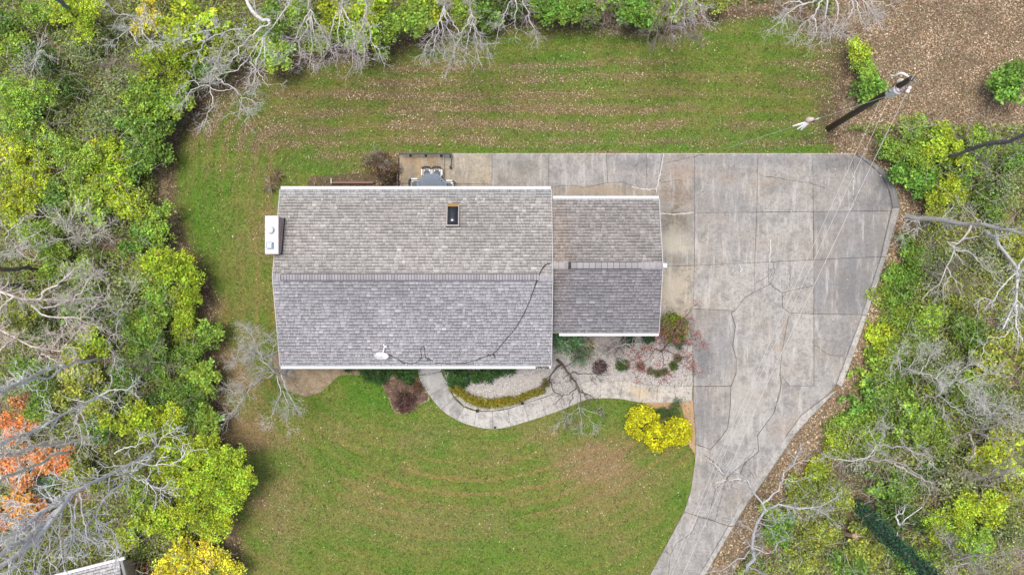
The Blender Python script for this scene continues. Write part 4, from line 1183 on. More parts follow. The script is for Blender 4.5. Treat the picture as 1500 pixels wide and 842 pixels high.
# ------------------------------------------------------------------ foliage
def leaf_quads(rng, c, size, tilt=0.55, aspect=0.55, up=None):
    """c (n,3) leaf centres -> verts (n,4,3): rhombic leaves, normals near up (or `up` vectors)"""
    n = len(c)
    nr = rng.normal(size=(n, 3)) * tilt
    nr = nr + (np.array([0, 0, 1.0]) if up is None else up)
    nr /= np.linalg.norm(nr, axis=1, keepdims=True)
    a = rng.normal(size=(n, 3)); a -= nr * (a * nr).sum(1, keepdims=True); a /= np.linalg.norm(a, axis=1, keepdims=True)
    b = np.cross(nr, a)
    s = (size * rng.uniform(.65, 1.35, n))[:, None]
    a = a * s * .5; b = b * s * .5 * aspect
    return np.stack([c - a, c + b - a * .1, c + a, c - b - a * .1], 1)

def crown_mesh(name, Rr, seed, dens=1.0, sparse=False, leaf=0.13, flat=0.7, clump=0.26, aspect=0.6, tilt=0.55, vcol=None, mat=None, per=34, dome=False, hv=.08):
    rng = np.random.default_rng(seed)
    nc = max(8, int(30 * Rr * Rr * dens / (clump / .26) ** 1.6))
    # lobes make the outline uneven
    nl = max(4, int(5 + Rr * 5)) if not dome else 1
    la = rng.uniform(0, 2 * math.pi, nl); lr = Rr * rng.uniform(.2, .86, nl); lz = rng.uniform(-.25, .4, nl) * Rr * flat - .3 * lr * flat
    lc = np.stack([lr * np.cos(la), lr * np.sin(la), lz], 1); ls = Rr * rng.uniform(.2, .46, nl)
    lc[0] = 0; ls[0] = Rr * (.5 if not dome else .92); lc[0, 2] = Rr * flat * .2
    k = rng.integers(0, nl, nc)
    d = rng.normal(size=(nc, 3)); d[:, 2] = np.abs(d[:, 2]) * .9 - .25; d /= np.linalg.norm(d, axis=1, keepdims=True)
    cc = lc[k] + d * (ls[k] * rng.uniform(.5, 1.12 if not dome else 1.03, nc) ** .7)[:, None] * np.array([1, 1, flat])
    m = max(6, int(per * (.55 if sparse else 1)))
    n = nc * m
    out = d[:, None, :] * .0 + rng.normal(size=(nc, m, 3)) * np.array([clump * .62, clump * .62, clump * .38])
    c = (cc[:, None, :] + out).reshape(-1, 3)
    upv = (np.array([0, 0, .9]) + d * .35)
    upv = np.repeat(upv, m, 0)
    V = leaf_quads(rng, c, np.full(n, leaf), tilt, aspect, upv)
    g = np.repeat(rng.uniform(.45, 1.4, nc), m) * rng.uniform(.45, 1.55, n)
    hue = np.repeat(rng.normal(0, hv, nc), m) + rng.normal(0, hv * .8, n)
    col = np.stack([g * (1 + hue), g, g * (1 - hue)], 1)
    if vcol is not None: col = col * vcol(rng, n)
    F = np.arange(n * 4).reshape(n, 4)
    return mesh_arrays(name, V.reshape(-1, 3), F, col, mat or M_leaf), cc

def trunk_mesh(name, Rr, hgt, seed, cc, r=0.07):
    rng = np.random.default_rng(seed)
    limbs = [([(0, 0, -.05), (rng.normal() * .06, rng.normal() * .06, hgt * .5), (0, 0, hgt)], r, r * .5)]
    for j in range(min(len(cc), 12)):
        t = cc[rng.integers(len(cc))]
        z0 = hgt * rng.uniform(.35, .95)
        p0 = np.array([0, 0, z0]); p1 = t + np.array([0, 0, hgt])
        limbs.append(([p0, (p0 + p1) / 2 + rng.normal(size=3) * .1, p1], r * .5, .012))
    L0 = np.array([resample(catmull(p, 4), 8) for p, a, b in limbs]); R0 = np.array([np.linspace(a, b, 8) for p, a, b in limbs])
    V, F = batch_tubes(L0, R0, 5)
    return mesh_arrays(name, V, F, np.ones((len(F), 3)), M_bark, True)

CL = [.45, .7, 1.0, 1.35, 1.75]
PROTO = {}
for ci, rc in enumerate(CL):
    for sp in (0, 1):
        for sd in range(3 if sp == 0 else 2):
            me, cc = crown_mesh('crown', rc, 100 + ci * 10 + sd + 50 * sp, dens=1.6 if not sp else 1.6, sparse=bool(sp), leaf=(.095, .12, .15)[sd] if not sp else .105, clump=.165 if not sp else .32, tilt=.7, flat=.55, per=26 if not sp else 34)
            tk = trunk_mesh('trunk', rc, max(.6, rc * 1.3), 300 + ci * 10 + sd, cc, .03 + .035 * rc)
            PROTO[(ci, sp, sd)] = (me, tk, max(.6, rc * 1.3))
TYPES = {'yg': (.48, .61, .06), 'lg': (.36, .53, .085), 'mg': (.22, .37, .07), 'dg': (.12, .21, .05), 'gg': (.34, .43, .17), 'ol': (.38, .45, .09), 'or': (.86, .43, .17), 'oy': (.82, .50, .12), 'ye': (.76, .73, .08), 'rd': (.36, .09, .07), 'br': (.34, .28, .2), 'bg': (.23, .41, .07), 'pk': (.5, .2, .17)}
TN = {'yg': 'yellow-green', 'lg': 'light green', 'mg': 'mid green', 'dg': 'dark green', 'gg': 'thin grey-green', 'ol': 'olive green', 'or': 'orange-leaved', 'oy': 'orange-yellow', 'ye': 'yellow-leaved', 'rd': 'dark red', 'br': 'brownish', 'bg': 'bright green', 'pk': 'pink-leaved'}
vr = random.Random(21)
def plant(px, py, rpx, typ, where, h=None, cat=None, group='leafy trees and bushes of the woods around the house'):
    Rr = rpx / 30.0 * 1.2
    if h is None: h = .7 + Rr * 1.5
    Rr *= (H - h * .8) / H
    ci = int(np.argmin([abs(c - Rr) for c in CL])); sp = 1 if typ in ('gg', 'br') else 0
    me, tk, th = PROTO[(ci, sp, vr.randrange(3 if not sp else 2))]
    s = Rr / CL[ci]
    zc = max(h - Rr * .8, .12)                      # height of the crown's centre
    q = P(px, py, zc)
    kind = 'leafy_tree' if h > 2.4 else 'leafy_shrub'
    o = empty(kind, (float(q[0]), float(q[1]), 0), vr.uniform(0, 6.28))
    k = TYPES[typ]; j = vr.uniform(.88, 1.12); jh = vr.uniform(-.06, .06)
    c = link('crown', me, o); c.location = (0, 0, zc); c.scale = (s, s, s * vr.uniform(.85, 1.1))
    c.color = (k[0] * j * (1 + jh), k[1] * j, k[2] * j, 1)
    t = link('trunk', tk, o); t.scale = (s, s, zc / th); t.color = (.16, .13, .105, 1)
    tag(o, f'{TN[typ]} {"tree" if h > 2.4 else "bush"} {where}', 'tree' if h > 2.4 else 'shrub', group)
    return o

T = [
 # left wood, top to bottom
 (55,20,26,'lg','left of the dark trunk in the top left corner'),(8,32,22,'mg','cut by the left edge near the top'),(118,18,34,'yg','right of the dark trunk in the top left corner',3.4),(122,68,34,'gg','below the dark trunk at top left',3),
 (14,72,26,'lg','at the left edge below the top corner'),(66,88,22,'dg','in the shade below the top left corner'),(32,160,46,'lg','broad at the left edge a fifth of the way down',3.2),(212,24,24,'ye','under bare limbs near the top left',2.6),
 (244,84,38,'yg','with yellow tips above the back lawn corner',3.4),(285,38,40,'yg','under the white limbs at the top left',3.4),(338,58,36,'ol','under the white limbs left of the back lawn',3),(300,95,30,'mg','at the wood edge above the bare twigs over the lawn',2.6),(212,150,36,'lg','in the middle of the upper left wood',3),
 (178,118,28,'gg','among grey twigs at upper left'),(250,140,30,'lg','bulging towards the upper left corner of the lawn',2.6),(204,192,36,'mg','at the wood edge left of the lawn corner',2.8),(145,166,32,'gg','beside the fallen leaves of the upper left wood'),(96,128,24,'dg','low in a dark gap of the upper left wood'),
 (38,246,50,'yg','broad and ferny at the left edge',2.6),(108,236,38,'lg','between two yellow bushes at left'),(160,258,44,'yg','broad and ferny in the left wood',2.6),(218,232,28,'mg','at the lawn edge left of the roof chimney height'),(238,164,20,'mg','small beside the bare twigs at the lawn corner'),
 (28,298,32,'yg','at the left edge above the grey twigs'),(78,290,26,'mg','round and dark in the left wood'),(138,302,34,'lg','left of the wide lawn strip',2.6),(190,300,30,'yg','second from the lawn strip left of the chimney'),(225,325,26,'lg','at the lawn edge left of the chimney'),
 (60,345,34,'lg','under grey twigs in the left wood'),(108,328,30,'gg','tangled with bare brush in the left wood'),(208,352,26,'mg','in the gap above the bright lawn-edge tree'),(85,392,26,'lg','right of the thick dark trunk at the left edge'),(122,402,28,'lg','above the forked limb at left'),
 (246,384,34,'yg','bright, jutting towards the lawn left of the ridge',3),(276,402,26,'yg','outermost at the lawn edge left of the ridge',2.6),(208,402,26,'ol','behind the bright lawn-edge tree'),(186,432,30,'gg','right of the forked limb at left'),(228,426,26,'lg','below the bright lawn-edge tree'),
 (268,436,24,'yg','at the lawn edge below the ridge line'),(108,452,22,'mg','beneath the forked limb at left'),(224,474,26,'lg','left of the rusty leaf strip'),(270,474,24,'yg','at the rusty leaf strip beside the lawn'),(300,488,18,'lg','small, sticking out into the rusty leaf strip'),
 (196,492,26,'mg','behind the rusty leaf strip'),(30,462,36,'ol','at the left edge below the forked limb'),(64,484,26,'gg','around the pinkish broken limb'),(128,508,26,'yg','above the long pale leaning trunk'),(220,524,32,'mg','right of the long pale leaning trunk',2.6),
 (272,520,26,'mg','left of the bare front-yard tree'),(292,548,26,'lg','beside the tips of the bare front-yard tree'),(186,548,24,'mg','at the thin end of the long pale trunk'),(112,560,30,'ol','right beneath the long pale trunk'),(44,540,26,'mg','left beneath the long pale trunk'),
 (62,580,26,'mg','between the pale trunk and the orange leaves'),(50,606,20,'lg','just above the orange leaves'),(146,596,24,'ol','between two grey limbs at lower left'),(270,582,36,'mg','at the wood edge below the front-yard tree',2.8),(302,612,24,'lg','nearest the lawn below the front-yard tree'),(238,584,26,'dg','behind the wood edge at lower left'),
 (190,622,30,'yg','brightest beside the grey limbs at lower left',3),(240,618,34,'yg','above the big bright tree at lower left',2.8),(142,622,22,'mg','small in the fork of grey limbs'),(288,652,24,'yg','at the top of the big bright tree at lower left',3.2),(322,666,26,'yg','at the upper right of the big bright tree at lower left',3.2),
 (268,684,36,'yg','on the left flank of the big bright tree at lower left',3.4),(312,704,38,'yg','the broad crown at the centre of the big bright tree at lower left',3.8),(348,704,24,'yg','reaching furthest right over the front lawn',3),(288,752,36,'yg','at the lower end of the big bright tree',3.4),(324,752,22,'yg','low above the yellow bush at the bottom',2.6),
 (228,768,28,'yg','behind white twigs above the neighbour roof'),(182,792,16,'yg','small at the corner of the neighbour house'),(202,722,28,'lg','under the white limbs at lower left'),(122,690,26,'ol','between the orange leaves and white limbs'),(228,706,24,'gg','under the white forked limb',2.4),
 (24,622,24,'or','at the left edge above the tarp'),(32,592,13,'or','small, topmost of the orange ones'),(58,668,24,'or','between two fallen-looking limbs'),(92,676,20,'or','rightmost of the orange ones'),(16,690,26,'or','at the left edge beside the tarp'),(24,742,24,'oy','below the tarp'),(52,742,16,'or','small below the tarp'),(4,760,14,'or','lowest at the left edge'),
 (272,812,28,'ye','at the bottom left edge of the front lawn',2),(304,822,26,'ye','middle one at the bottom of the front lawn',2),(334,832,20,'ye','rightmost and thinnest at the bottom of the front lawn',1.8),(246,836,20,'ye','cut by the bottom edge',1.8),(203,832,14,'rd','low beside the neighbour house corner',.8),
 # top edge
 (402,74,28,'lg','lowest at the top wood edge left of centre',2.8),(398,28,28,'mg','under the forked white limb at the top',3),(440,18,28,'lg','at the top behind bare twigs',3),(482,16,26,'yg','at the top left of the bright clump',3),(468,60,18,'lg','small behind hanging twigs at the top'),(505,42,24,'lg','between hanging twigs at the top',2.6),
 (540,16,30,'yg','at the top centre-left',3.4),(530,46,26,'lg','bright, lowest of the top centre-left clump',3),(572,38,26,'lg','bright, right of the lowest in the top clump',3),(604,22,28,'lg','at the right end of the top clump',3.2),(556,70,12,'lg','tiny at the foot of the top clump'),(640,22,16,'lg','small between two bare trees at the top'),
 (682,14,28,'lg','under the bare tree at top centre',2.8),(722,24,16,'mg','small right of the bare tree at top centre'),(756,8,18,'dg','dark at the top centre edge'),(708,6,22,'mg','behind the pair of grey branches at the top centre',2.4),(622,6,22,'yg','left of the pair of grey branches at the top centre',2.8),(905,4,20,'mg','behind the brown brush at the top',2.2),(985,8,22,'lg','inside the fan of grey twigs at the top',2.2),(794,8,22,'bg','bright at the top right of centre',2.4),(830,8,24,'bg','second bright one at the top right of centre',2.4),(858,14,16,'mg','left of the brown brush at the top'),
 (932,18,28,'bg','right of the brown brush at the top',2.6),(962,22,18,'lg','beside the bare fan at the top'),(1002,8,16,'yg','small at the top behind the bare fan'),(1050,4,14,'ol','small at the top right'),
 (1254,72,18,'yg','upper thin one beside the utility pole',1.6),(1266,98,22,'lg','middle one beside the utility pole',1.6),(1276,124,20,'bg','lower one beside the utility pole',1.4),
 # right wood
 (1478,130,22,'bg','at the right edge across the leaf-strewn slope'),(1492,102,16,'mg','at the right edge above the bright one'),
 (1338,214,34,'lg','above the rounded driveway corner',2.4),(1306,222,22,'bg','nearest the rounded driveway corner',1.6),(1390,212,30,'yg','left of the dark leaning trunk',2.6),(1440,208,26,'lg','behind the dark leaning trunk',2.6),(1345,254,30,'bg','right of the rounded driveway corner',2),(1402,246,30,'mg','under the dark leaning trunk tip',2.2),
 (1390,284,24,'yg','yellowest above the pale fallen trunk',2.2),(1476,262,32,'gg','below the dark leaning trunk',2.6),(1452,296,30,'mg','above the pale fallen trunk at right',2),(1494,232,22,'mg','at the right edge by the dark trunk',2),(1370,312,16,'ol','small beside the pale fallen trunk'),
 (1334,376,26,'bg','first along the kerb below the driveway corner',1.4),(1322,416,34,'bg','second along the kerb below the driveway corner',1.4),(1312,456,36,'lg','third along the kerb, beside the stained slab',1.4),(1302,500,34,'yg','fourth along the kerb',1.3),(1284,544,34,'lg','at the step in the kerb',1.3),(1274,592,36,'bg','below the step in the kerb',1.5),
 (1330,500,36,'lg','behind the fourth along the kerb',1.5),(1318,552,38,'bg','behind the kerb step',1.5),(1304,602,38,'mg','deep green in the lower kerbside thicket',1.5),(1238,622,26,'lg','at the lower kerb below the step',1.1),(1220,652,20,'yg','small beside the lower kerb',1),(1272,642,26,'lg','at the lower end of the kerbside thicket',1.4),
 (1196,684,18,'yg','small above the white forked tree',1),(1168,712,16,'ol','between the kerb and the white forked tree',1),(1362,470,30,'lg','under pale twigs right of the thicket',2),(1402,428,28,'ol','under the pale zigzag limb',1.8),(1372,524,26,'gg','in grey twigs right of the thicket',2),(1420,484,30,'mg','between two pale trunks at right',2.2),(1374,380,26,'gg','below the pale fallen trunk',1.6),(1436,380,26,'gg','between the pale zigzag limb and the right trunk',1.8),
 (1456,524,30,'ol','at right under grey brush',2.2),(1342,612,32,'lg','in grey brush right of the lower thicket',2),(1402,566,32,'lg','amid grey brush at right',2.2),(1448,586,32,'gg','in grey brush near the right edge',2.2),(1486,606,28,'gg','at the right edge amid grey brush',2.4),(1470,672,34,'yg','broad at the lower right edge',2.6),
 (1382,640,24,'lg','between pale limbs at lower right',2),(1302,722,34,'mg','right of the broken stump',2),(1322,752,28,'dg','left of the ivy-covered trunk',2),(1252,692,28,'gg','under the long pale limb at lower right',1.8),(1228,724,26,'ol','left of the broken stump',1.6),(1142,776,22,'bg','inside the fork of the white tree',1.6),(1128,750,14,'lg','small left of the white tree trunk'),
 (1202,786,28,'ol','below the broken stump',1.6),(1268,802,30,'ol','left of the lower ivy trunk',1.8),(1246,832,26,'mg','at the bottom edge left of the ivy trunk',1.8),(1342,820,26,'lg','at the bottom edge right of the ivy trunk',2),(1402,762,34,'yg','bright at the bottom right',2.4),(1444,744,30,'yg','second bright one at the bottom right',2.4),(1432,792,24,'lg','low at the bottom right',2),
 (1482,792,26,'gg','in the bottom right corner',2.4),(1402,702,30,'gg','above the bright ones at bottom right',2.2),(1352,692,26,'dg','in the dark gap at lower right',1.4),(1490,500,24,'ol','at the right edge beside the white trunk',2),(1490,360,24,'ol','at the right edge near the fallen trunk',2),(1480,720,24,'ol','at the right edge at lower right',2.2),(1170,828,22,'ol','at the bottom right of the white tree',1.4),
]
for t in T: plant(*t)

# ------------------------------------------------------------------ bare trees with hand-placed limbs
def bare(name, label, limbs, seed, tint=(.42, .40, .38), cat='tree', group='bare trees at the edge of the woods', **kw):
    """limbs: ([(px,py,z)...], r0, r1)"""
    L = [([P(*p) for p in pts], a, b) for pts, a, b in limbs]
    b0 = L[0][0][0]; base = np.array([b0[0], b0[1], 0.0])
    L = [([p - base for p in pts], a, b) for pts, a, b in L]
    o = empty(name, tuple(base)); tag(o, label, cat, group)
    Lt = resample(catmull(L[0][0], 5), 12)
    me, allp = branch_mesh('branches', L, M_bark, seed, **kw)
    c = link('branches', me, o); c.color = (*[min(v * (1.2 if tint[0] > .3 else 1) * (1.22 if base[0] < -14 else 1), .72) for v in tint], 1)  # far-left bark painted lighter to offset the shade on its visible side
    return o, allp
GY = (.44, .42, .40); WH = (.50, .49, .47); BN = (.27, .225, .185); DKB = (.12, .105, .095)
fine = dict(dens=(3.2, 4.2, 2.2), size=(1.1, .6, .32), rmin=.009)
bare('bare_tree', 'fine-twigged bare tree leaning out from the front left corner of the house',
     [([(432,540,0),(420,542,.8),(406,547,1.6)], .11, .07), ([(408,547,1.5),(387,542,2.2),(368,552,2.8),(352,560,3.3)], .06, .015), ([(404,546,1.6),(392,535,2.3),(371,518,3),(349,502,3.5)], .055, .015), ([(402,544,1.8),(385,525,2.6),(373,502,3.3),(370,482,3.8)], .05, .015),
      ([(400,548,1.7),(380,556,2.4),(368,568,2.9),(352,590,3.4),(338,612,3.6)], .05, .014), ([(406,550,1.5),(411,572,2.2),(405,592,2.7),(396,616,3.1)], .05, .013), ([(412,548,1.5),(421,572,2),(430,592,2.5),(442,604,2.8)], .045, .013), ([(385,540,2.2),(360,528,2.9),(338,532,3.4)], .035, .012), ([(395,535,2.2),(402,510,3),(410,490,3.4)], .035, .012), ([(370,560,2.8),(350,576,3.2),(335,570,3.4)], .03, .012), ([(414,572,2.1),(424,600,2.6),(418,622,2.8)], .03, .012)],
     1, (.46, .44, .42), dens=(3.4, 5.0, 3.0), size=(1.0, .6, .34), rmin=.0085)
bare('bare_tree', 'small bare tree with dark looping limbs and pale tips hanging over the curved walk',
     [([(818,528,0),(822,532,.5),(837,551,1.4),(847,565.5,2),(858,576,2.3),(868,583,2.4)], .085, .03), ([(824,533,.6),(808.5,545.5,1.2),(806.5,560,1.7),(814,574,2.1),(823,581,2.3)], .06, .025), ([(847,565,2),(838,575,2.2),(823,581,2.3),(814,592,2.4)], .04, .015), ([(838,545,1.3),(850,547,1.7),(874,547,2.2),(888,544,2.4)], .035, .012), ([(847,566,2),(852,590,2.5),(846,612,2.8)], .035, .012), ([(852,570,2.1),(868,596,2.6),(880,604,2.8)], .03, .012), ([(840,575,2.2),(832,600,2.6),(826,620,2.8)], .03, .012), ([(806,556,1.6),(796,562,2),(784,572,2.2)], .03, .011), ([(822,540,1),(838,530,1.6),(850,518,2)], .03, .012)],
     2, (.13, .105, .09), limb=1.15, group='ornamental plants beside the walk', dens=(2.4, 3.2, 2.0), size=(.9, .55, .3), rmin=.0085)
bare('bare_tree', 'pale weeping twigs of a small bush spreading over the lawn below the curved walk',
     [([(846,588,0),(848,594,.6),(850,604,.9)], .03, .02), ([(848,596,.7),(832,610,1),(812,624,1)], .018, .01), ([(849,598,.8),(852,616,1),(850,636,1)], .018, .01), ([(850,596,.8),(868,604,1),(884,602,1)], .018, .01), ([(850,600,.8),(866,616,1),(872,632,1)], .016, .01)],
     23, (.42, .42, .38), cat='shrub', group='ornamental plants beside the walk', dens=(5, 4, 2), size=(.7, .4, .25), rmin=.007)
bare('bare_tree', 'white forked tree with wide limbs reaching over the lower driveway',
     [([(1094,836,0),(1100,822,2),(1106,772,3.5),(1112,756,4),(1123,744,4.4),(1138,738,4.7),(1150,742,4.9),(1175,744,5.2),(1202,741,5.4),(1228,726,5.6)], .17, .03), ([(1121,746,4.3),(1115,732,4.6),(1094,704,5),(1076,690,5.2),(1058,676,5.4)], .075, .018), ([(1118,736,4.6),(1136,722,4.9),(1141,716,5),(1144,701,5.3),(1163,680,5.6),(1169,664,5.8),(1172,650,5.9)], .075, .02), ([(1163,680,5.6),(1180,674,5.8),(1192,676,5.9)], .03, .012), ([(1166,672,5.7),(1154,660,5.9),(1150,648,6)], .025, .012),
      ([(1104,780,3.2),(1088,768,3.8),(1068,758,4.2),(1046,744,4.5)], .04, .014), ([(1098,806,2.4),(1074,824,3),(1048,836,3.4),(1020,840,3.6)], .06, .016), ([(1100,800,2.6),(1128,810,3.2),(1142,792,3.5),(1160,786,3.7)], .05, .015), ([(1094,704,5),(1072,708,5.2),(1046,712,5.3)], .03, .012), ([(1146,700,5.3),(1166,704,5.5),(1186,698,5.7)], .03, .012), ([(1190,742,5.3),(1212,756,5.5),(1226,766,5.6)], .03, .012), ([(1098,830,1.5),(1116,838,2.4),(1136,852,3)], .06, .02), ([(1094,828,1.5),(1084,846,2.4),(1066,856,3)], .05, .02), ([(1100,760,3.8),(1130,770,4.2),(1140,758,4.4)], .03, .012)],
     3, (.40, .41, .42), limb=.85, dens=(2.3, 3.0, 1.6), size=(1.0, .55, .3), rmin=.010)
bare('bare_tree', 'pale trunk leaning out right of the driveway corner, with a zigzag limb',
     [([(1328,316,0),(1366,321,2.2),(1400,325,4),(1426,328,5.4),(1457,331,6.6),(1487,339,8),(1530,352,9.5)], .19, .09), ([(1424,328,5.3),(1415,346,5.5),(1404,354,5.6),(1387,355,5.7),(1397,365,5.8),(1396,377,5.8),(1385,390,5.9),(1375,411,6),(1354,438,6.1)], .075, .022), ([(1386,391,5.9),(1392,404,6),(1381,420,6.1),(1381,440,6.2)], .035, .015), ([(1400,366,5.8),(1423,371,6),(1436,386,6.1),(1457,402,6.2)], .04, .014), ([(1392,404,6),(1406,416,6.1),(1410,422,6.1)], .02, .012), ([(1412,350,5.5),(1432,346,5.8),(1446,336,6)], .03, .012), ([(1440,330,6),(1420,310,6.4),(1410,300,6.6)], .03, .012)],
     4, (.42, .41, .38), dens=(1.7, 2.4, 1.4), size=(1.1, .6, .3), rmin=.010)
bare('bare_tree', 'thick pale trunk rising along the right edge with a white fork',
     [([(1440,338,0),(1464,356,4),(1489,392,6),(1491,411,6.6),(1489,440,7),(1490,448,7.2),(1479,463,7.6),(1470,480,8)], .17, .05), ([(1490,446,7.2),(1488,470,7.5),(1490,482,7.7),(1500,500,8)], .07, .03), ([(1488,400,6.4),(1474,412,6.8),(1452,440,7.2),(1442,456,7.4)], .055, .018), ([(1489,396,6.2),(1498,380,6.6),(1510,364,7)], .06, .03), ([(1484,480,7.8),(1464,496,8),(1448,494,8.1),(1440,512,8.2)], .03, .012), ([(1452,440,7.2),(1440,436,7.3),(1428,446,7.4)], .025, .012), ([(1494,448,7.2),(1508,454,7.4)], .04, .02)],
     5, (.52, .52, .51), dens=(1.8, 2.6, 1.6), size=(1.1, .6, .32), rmin=.010)
bare('bare_tree', 'dark grey leaning trunk at the right edge above the wood, with pale shoots',
     [([(1372,238,0),(1425,219,4.5),(1462,209,7),(1500,200,9),(1540,190,11)], .12, .16), ([(1448,213,6),(1440,224,6.4),(1430,236,6.6),(1432,252,6.7),(1440,262,6.8)], .035, .014), ([(1446,210,6.2),(1452,226,6.6),(1446,240,6.7),(1450,262,6.8)], .03, .014), ([(1452,212,6.2),(1448,198,6.6),(1444,190,6.8)], .03, .014), ([(1500,220,8),(1470,236,8.2),(1460,256,8.3),(1462,270,8.3)], .03, .012)],
     6, (.17, .165, .17), dens=(.8, 1.6, 1), size=(.9, .5, .3), rmin=.010)
bare('bare_tree', 'thick dark trunk lying level with the left edge halfway down', [([(56,395,0),(28,393,3),(0,392,6),(-30,391,9)], .13, .16)], 7, (.17, .14, .12), dens=(.25, 1, 1), size=(.8, .5, .3))
bare('bare_tree', 'shorter dark trunk just below the thick one at the left edge', [([(46,421,0),(20,419,2.5),(-10,418,5),(-30,417,7)], .11, .12)], 8, (.12, .105, .09), dens=(.25, 1, 1), size=(.8, .5, .3))
bare('bare_tree', 'long brown limb forking into pale branches over the left wood',
     [([(-60,404,0),(-30,412,6),(0,426.5,9),(33,440,8.5),(53,441.5,8.2),(80,438,8),(116,436.5,7.8),(150,432,7.6)], .2, .035), ([(58,440,8.2),(65,426.5,8.4),(83,416.5,8.6),(100,403,8.8),(112,392,9)], .07, .02), ([(54,442,8.2),(60,451.5,8.2),(75,450.6,8.2),(93,443,8.2),(118,430,8.2),(138,402,8.3)], .055, .02), ([(46,446,8.3),(58,458,8.3),(71.5,465.6,8.2),(93,463,8.1),(116,469,8),(136,475,8),(153,488,8)], .06, .018), ([(22,434,8.8),(10,442,9),(0,452,9.2)], .06, .03), ([(93,463,8.1),(100,478,8),(108,490,8)], .03, .012), ([(116,436,7.8),(124,418,8),(134,400,8.2)], .03, .012), ([(116,468,8),(136,450,8.1),(150,440,8.2)], .03, .012)],
     9, (.42, .385, .355), dens=(2.6, 4.0, 2.2), size=(1.2, .6, .3), rmin=.011)
bare('bare_tree', 'pinkish broken limb with grey branch tips below the forked one at left',
     [([(-30,470,0),(-10,476,5),(8,483,8),(18,495,8),(35,505,8),(48,511,8),(55,517,8),(64,518,8),(90,510,8),(113,490,8.1),(120,480,8.2)], .15, .022), ([(18,495,8),(6,506,8.2),(-6,520,8.4)], .05, .03), ([(60,518,8),(74,524,8),(92,536,7.9)], .035, .014), ([(76,515,8),(82,500,8.2),(96,488,8.3)], .03, .012), ([(90,510,8),(108,508,8),(122,514,8)], .03, .012)],
     10, (.50, .43, .39), dens=(2.8, 4.0, 2.2), size=(1.1, .6, .3), rmin=.011)
bare('bare_tree', 'long blue-grey leaning trunk splitting in two at the left edge',
     [([(160,522,0),(140,526,1.5),(120,531,3),(95,536.5,5),(70,541,6.6),(50,552,8),(33,559,9),(0,570,11),(-30,580,13)], .07, .13), ([(95,537,5),(78,548,6),(66,552,7),(48,556,8),(20,566,10),(-20,574,12)], .06, .11), ([(34,558,9),(60,580,9.4),(72,600,9.6)], .03, .012), ([(50,552,8),(30,540,8.6),(16,536,9)], .03, .012), ([(145,538,2),(120,550,3.4),(112,552,4)], .03, .02)],
     11, (.50, .52, .55), dens=(1.5, 2.0, 1.4), size=(1.0, .6, .3), rmin=.010)
bare('bare_tree', 'grey limbs running from the wood down over the orange leaves, upper one',
     [([(180,562,0),(166,578,2),(141,583,3.5),(116,596,5),(92,608,6.5),(70,619,7.5),(33,638,9.5),(0,648,11),(-30,656,12)], .085, .10), ([(160,548,1),(164,560,2.4),(150,578,3.4),(118,594,5)], .05, .05), ([(116,596,5),(112,612,5.8),(108,626,6),(95,634,6.3),(94,648,6.4)], .05, .018), ([(110,614,5.8),(120,640,6.2),(116,662,6.4)], .04, .014), ([(118,602,5.4),(128,628,6),(132,650,6.2)], .035, .014), ([(141,584,3.5),(160,574,4),(190,568,4.4),(204,566,4.6)], .05, .016), ([(150,580,3.4),(170,590,4),(186,598,4.3)], .04, .014), ([(92,608,6.5),(76,606,7),(60,616,7.5)], .035, .014)],
     12, (.54, .51, .47), dens=(2.0, 2.6, 1.2), size=(1.0, .6, .3), rmin=.010)
bare('bare_tree', 'grey limbs running from the wood down over the orange leaves, middle one',
     [([(168,628,0),(138,641.6,2),(116,646.5,3.5),(91,648,5),(50,656,7.5),(0,667,10),(-30,672,11)], .08, .12), ([(91,648,5),(64,648,6),(36,662,7.6),(0,662,9.6)], .05, .06), ([(50,655,7.5),(36,640,8),(30,628,8.2)], .03, .012), ([(116,646,3.5),(132,652,4),(144,664,4.2)], .03, .012)],
     13, (.50, .46, .42), dens=(2.0, 2.6, 1.2), size=(1.0, .6, .3), rmin=.010)
bare('bare_tree', 'grey limbs running from the wood down over the orange leaves, lowest one above the tarp',
     [([(118,654,0),(93,665,2.4),(66.5,675,4.6),(38,687,6.8),(14,697,8.6),(-20,714,11)], .085, .12), ([(66,676,4.6),(58,692,5),(52,704,5.2)], .03, .014), ([(30,690,7.2),(24,720,7.6),(10,742,8)], .035, .016), ([(30,690,7),(26,672,7.4),(20,664,7.6)], .03, .012)],
     14, (.54, .50, .46), dens=(2.0, 2.6, 1.2), size=(1.0, .6, .3), rmin=.010)
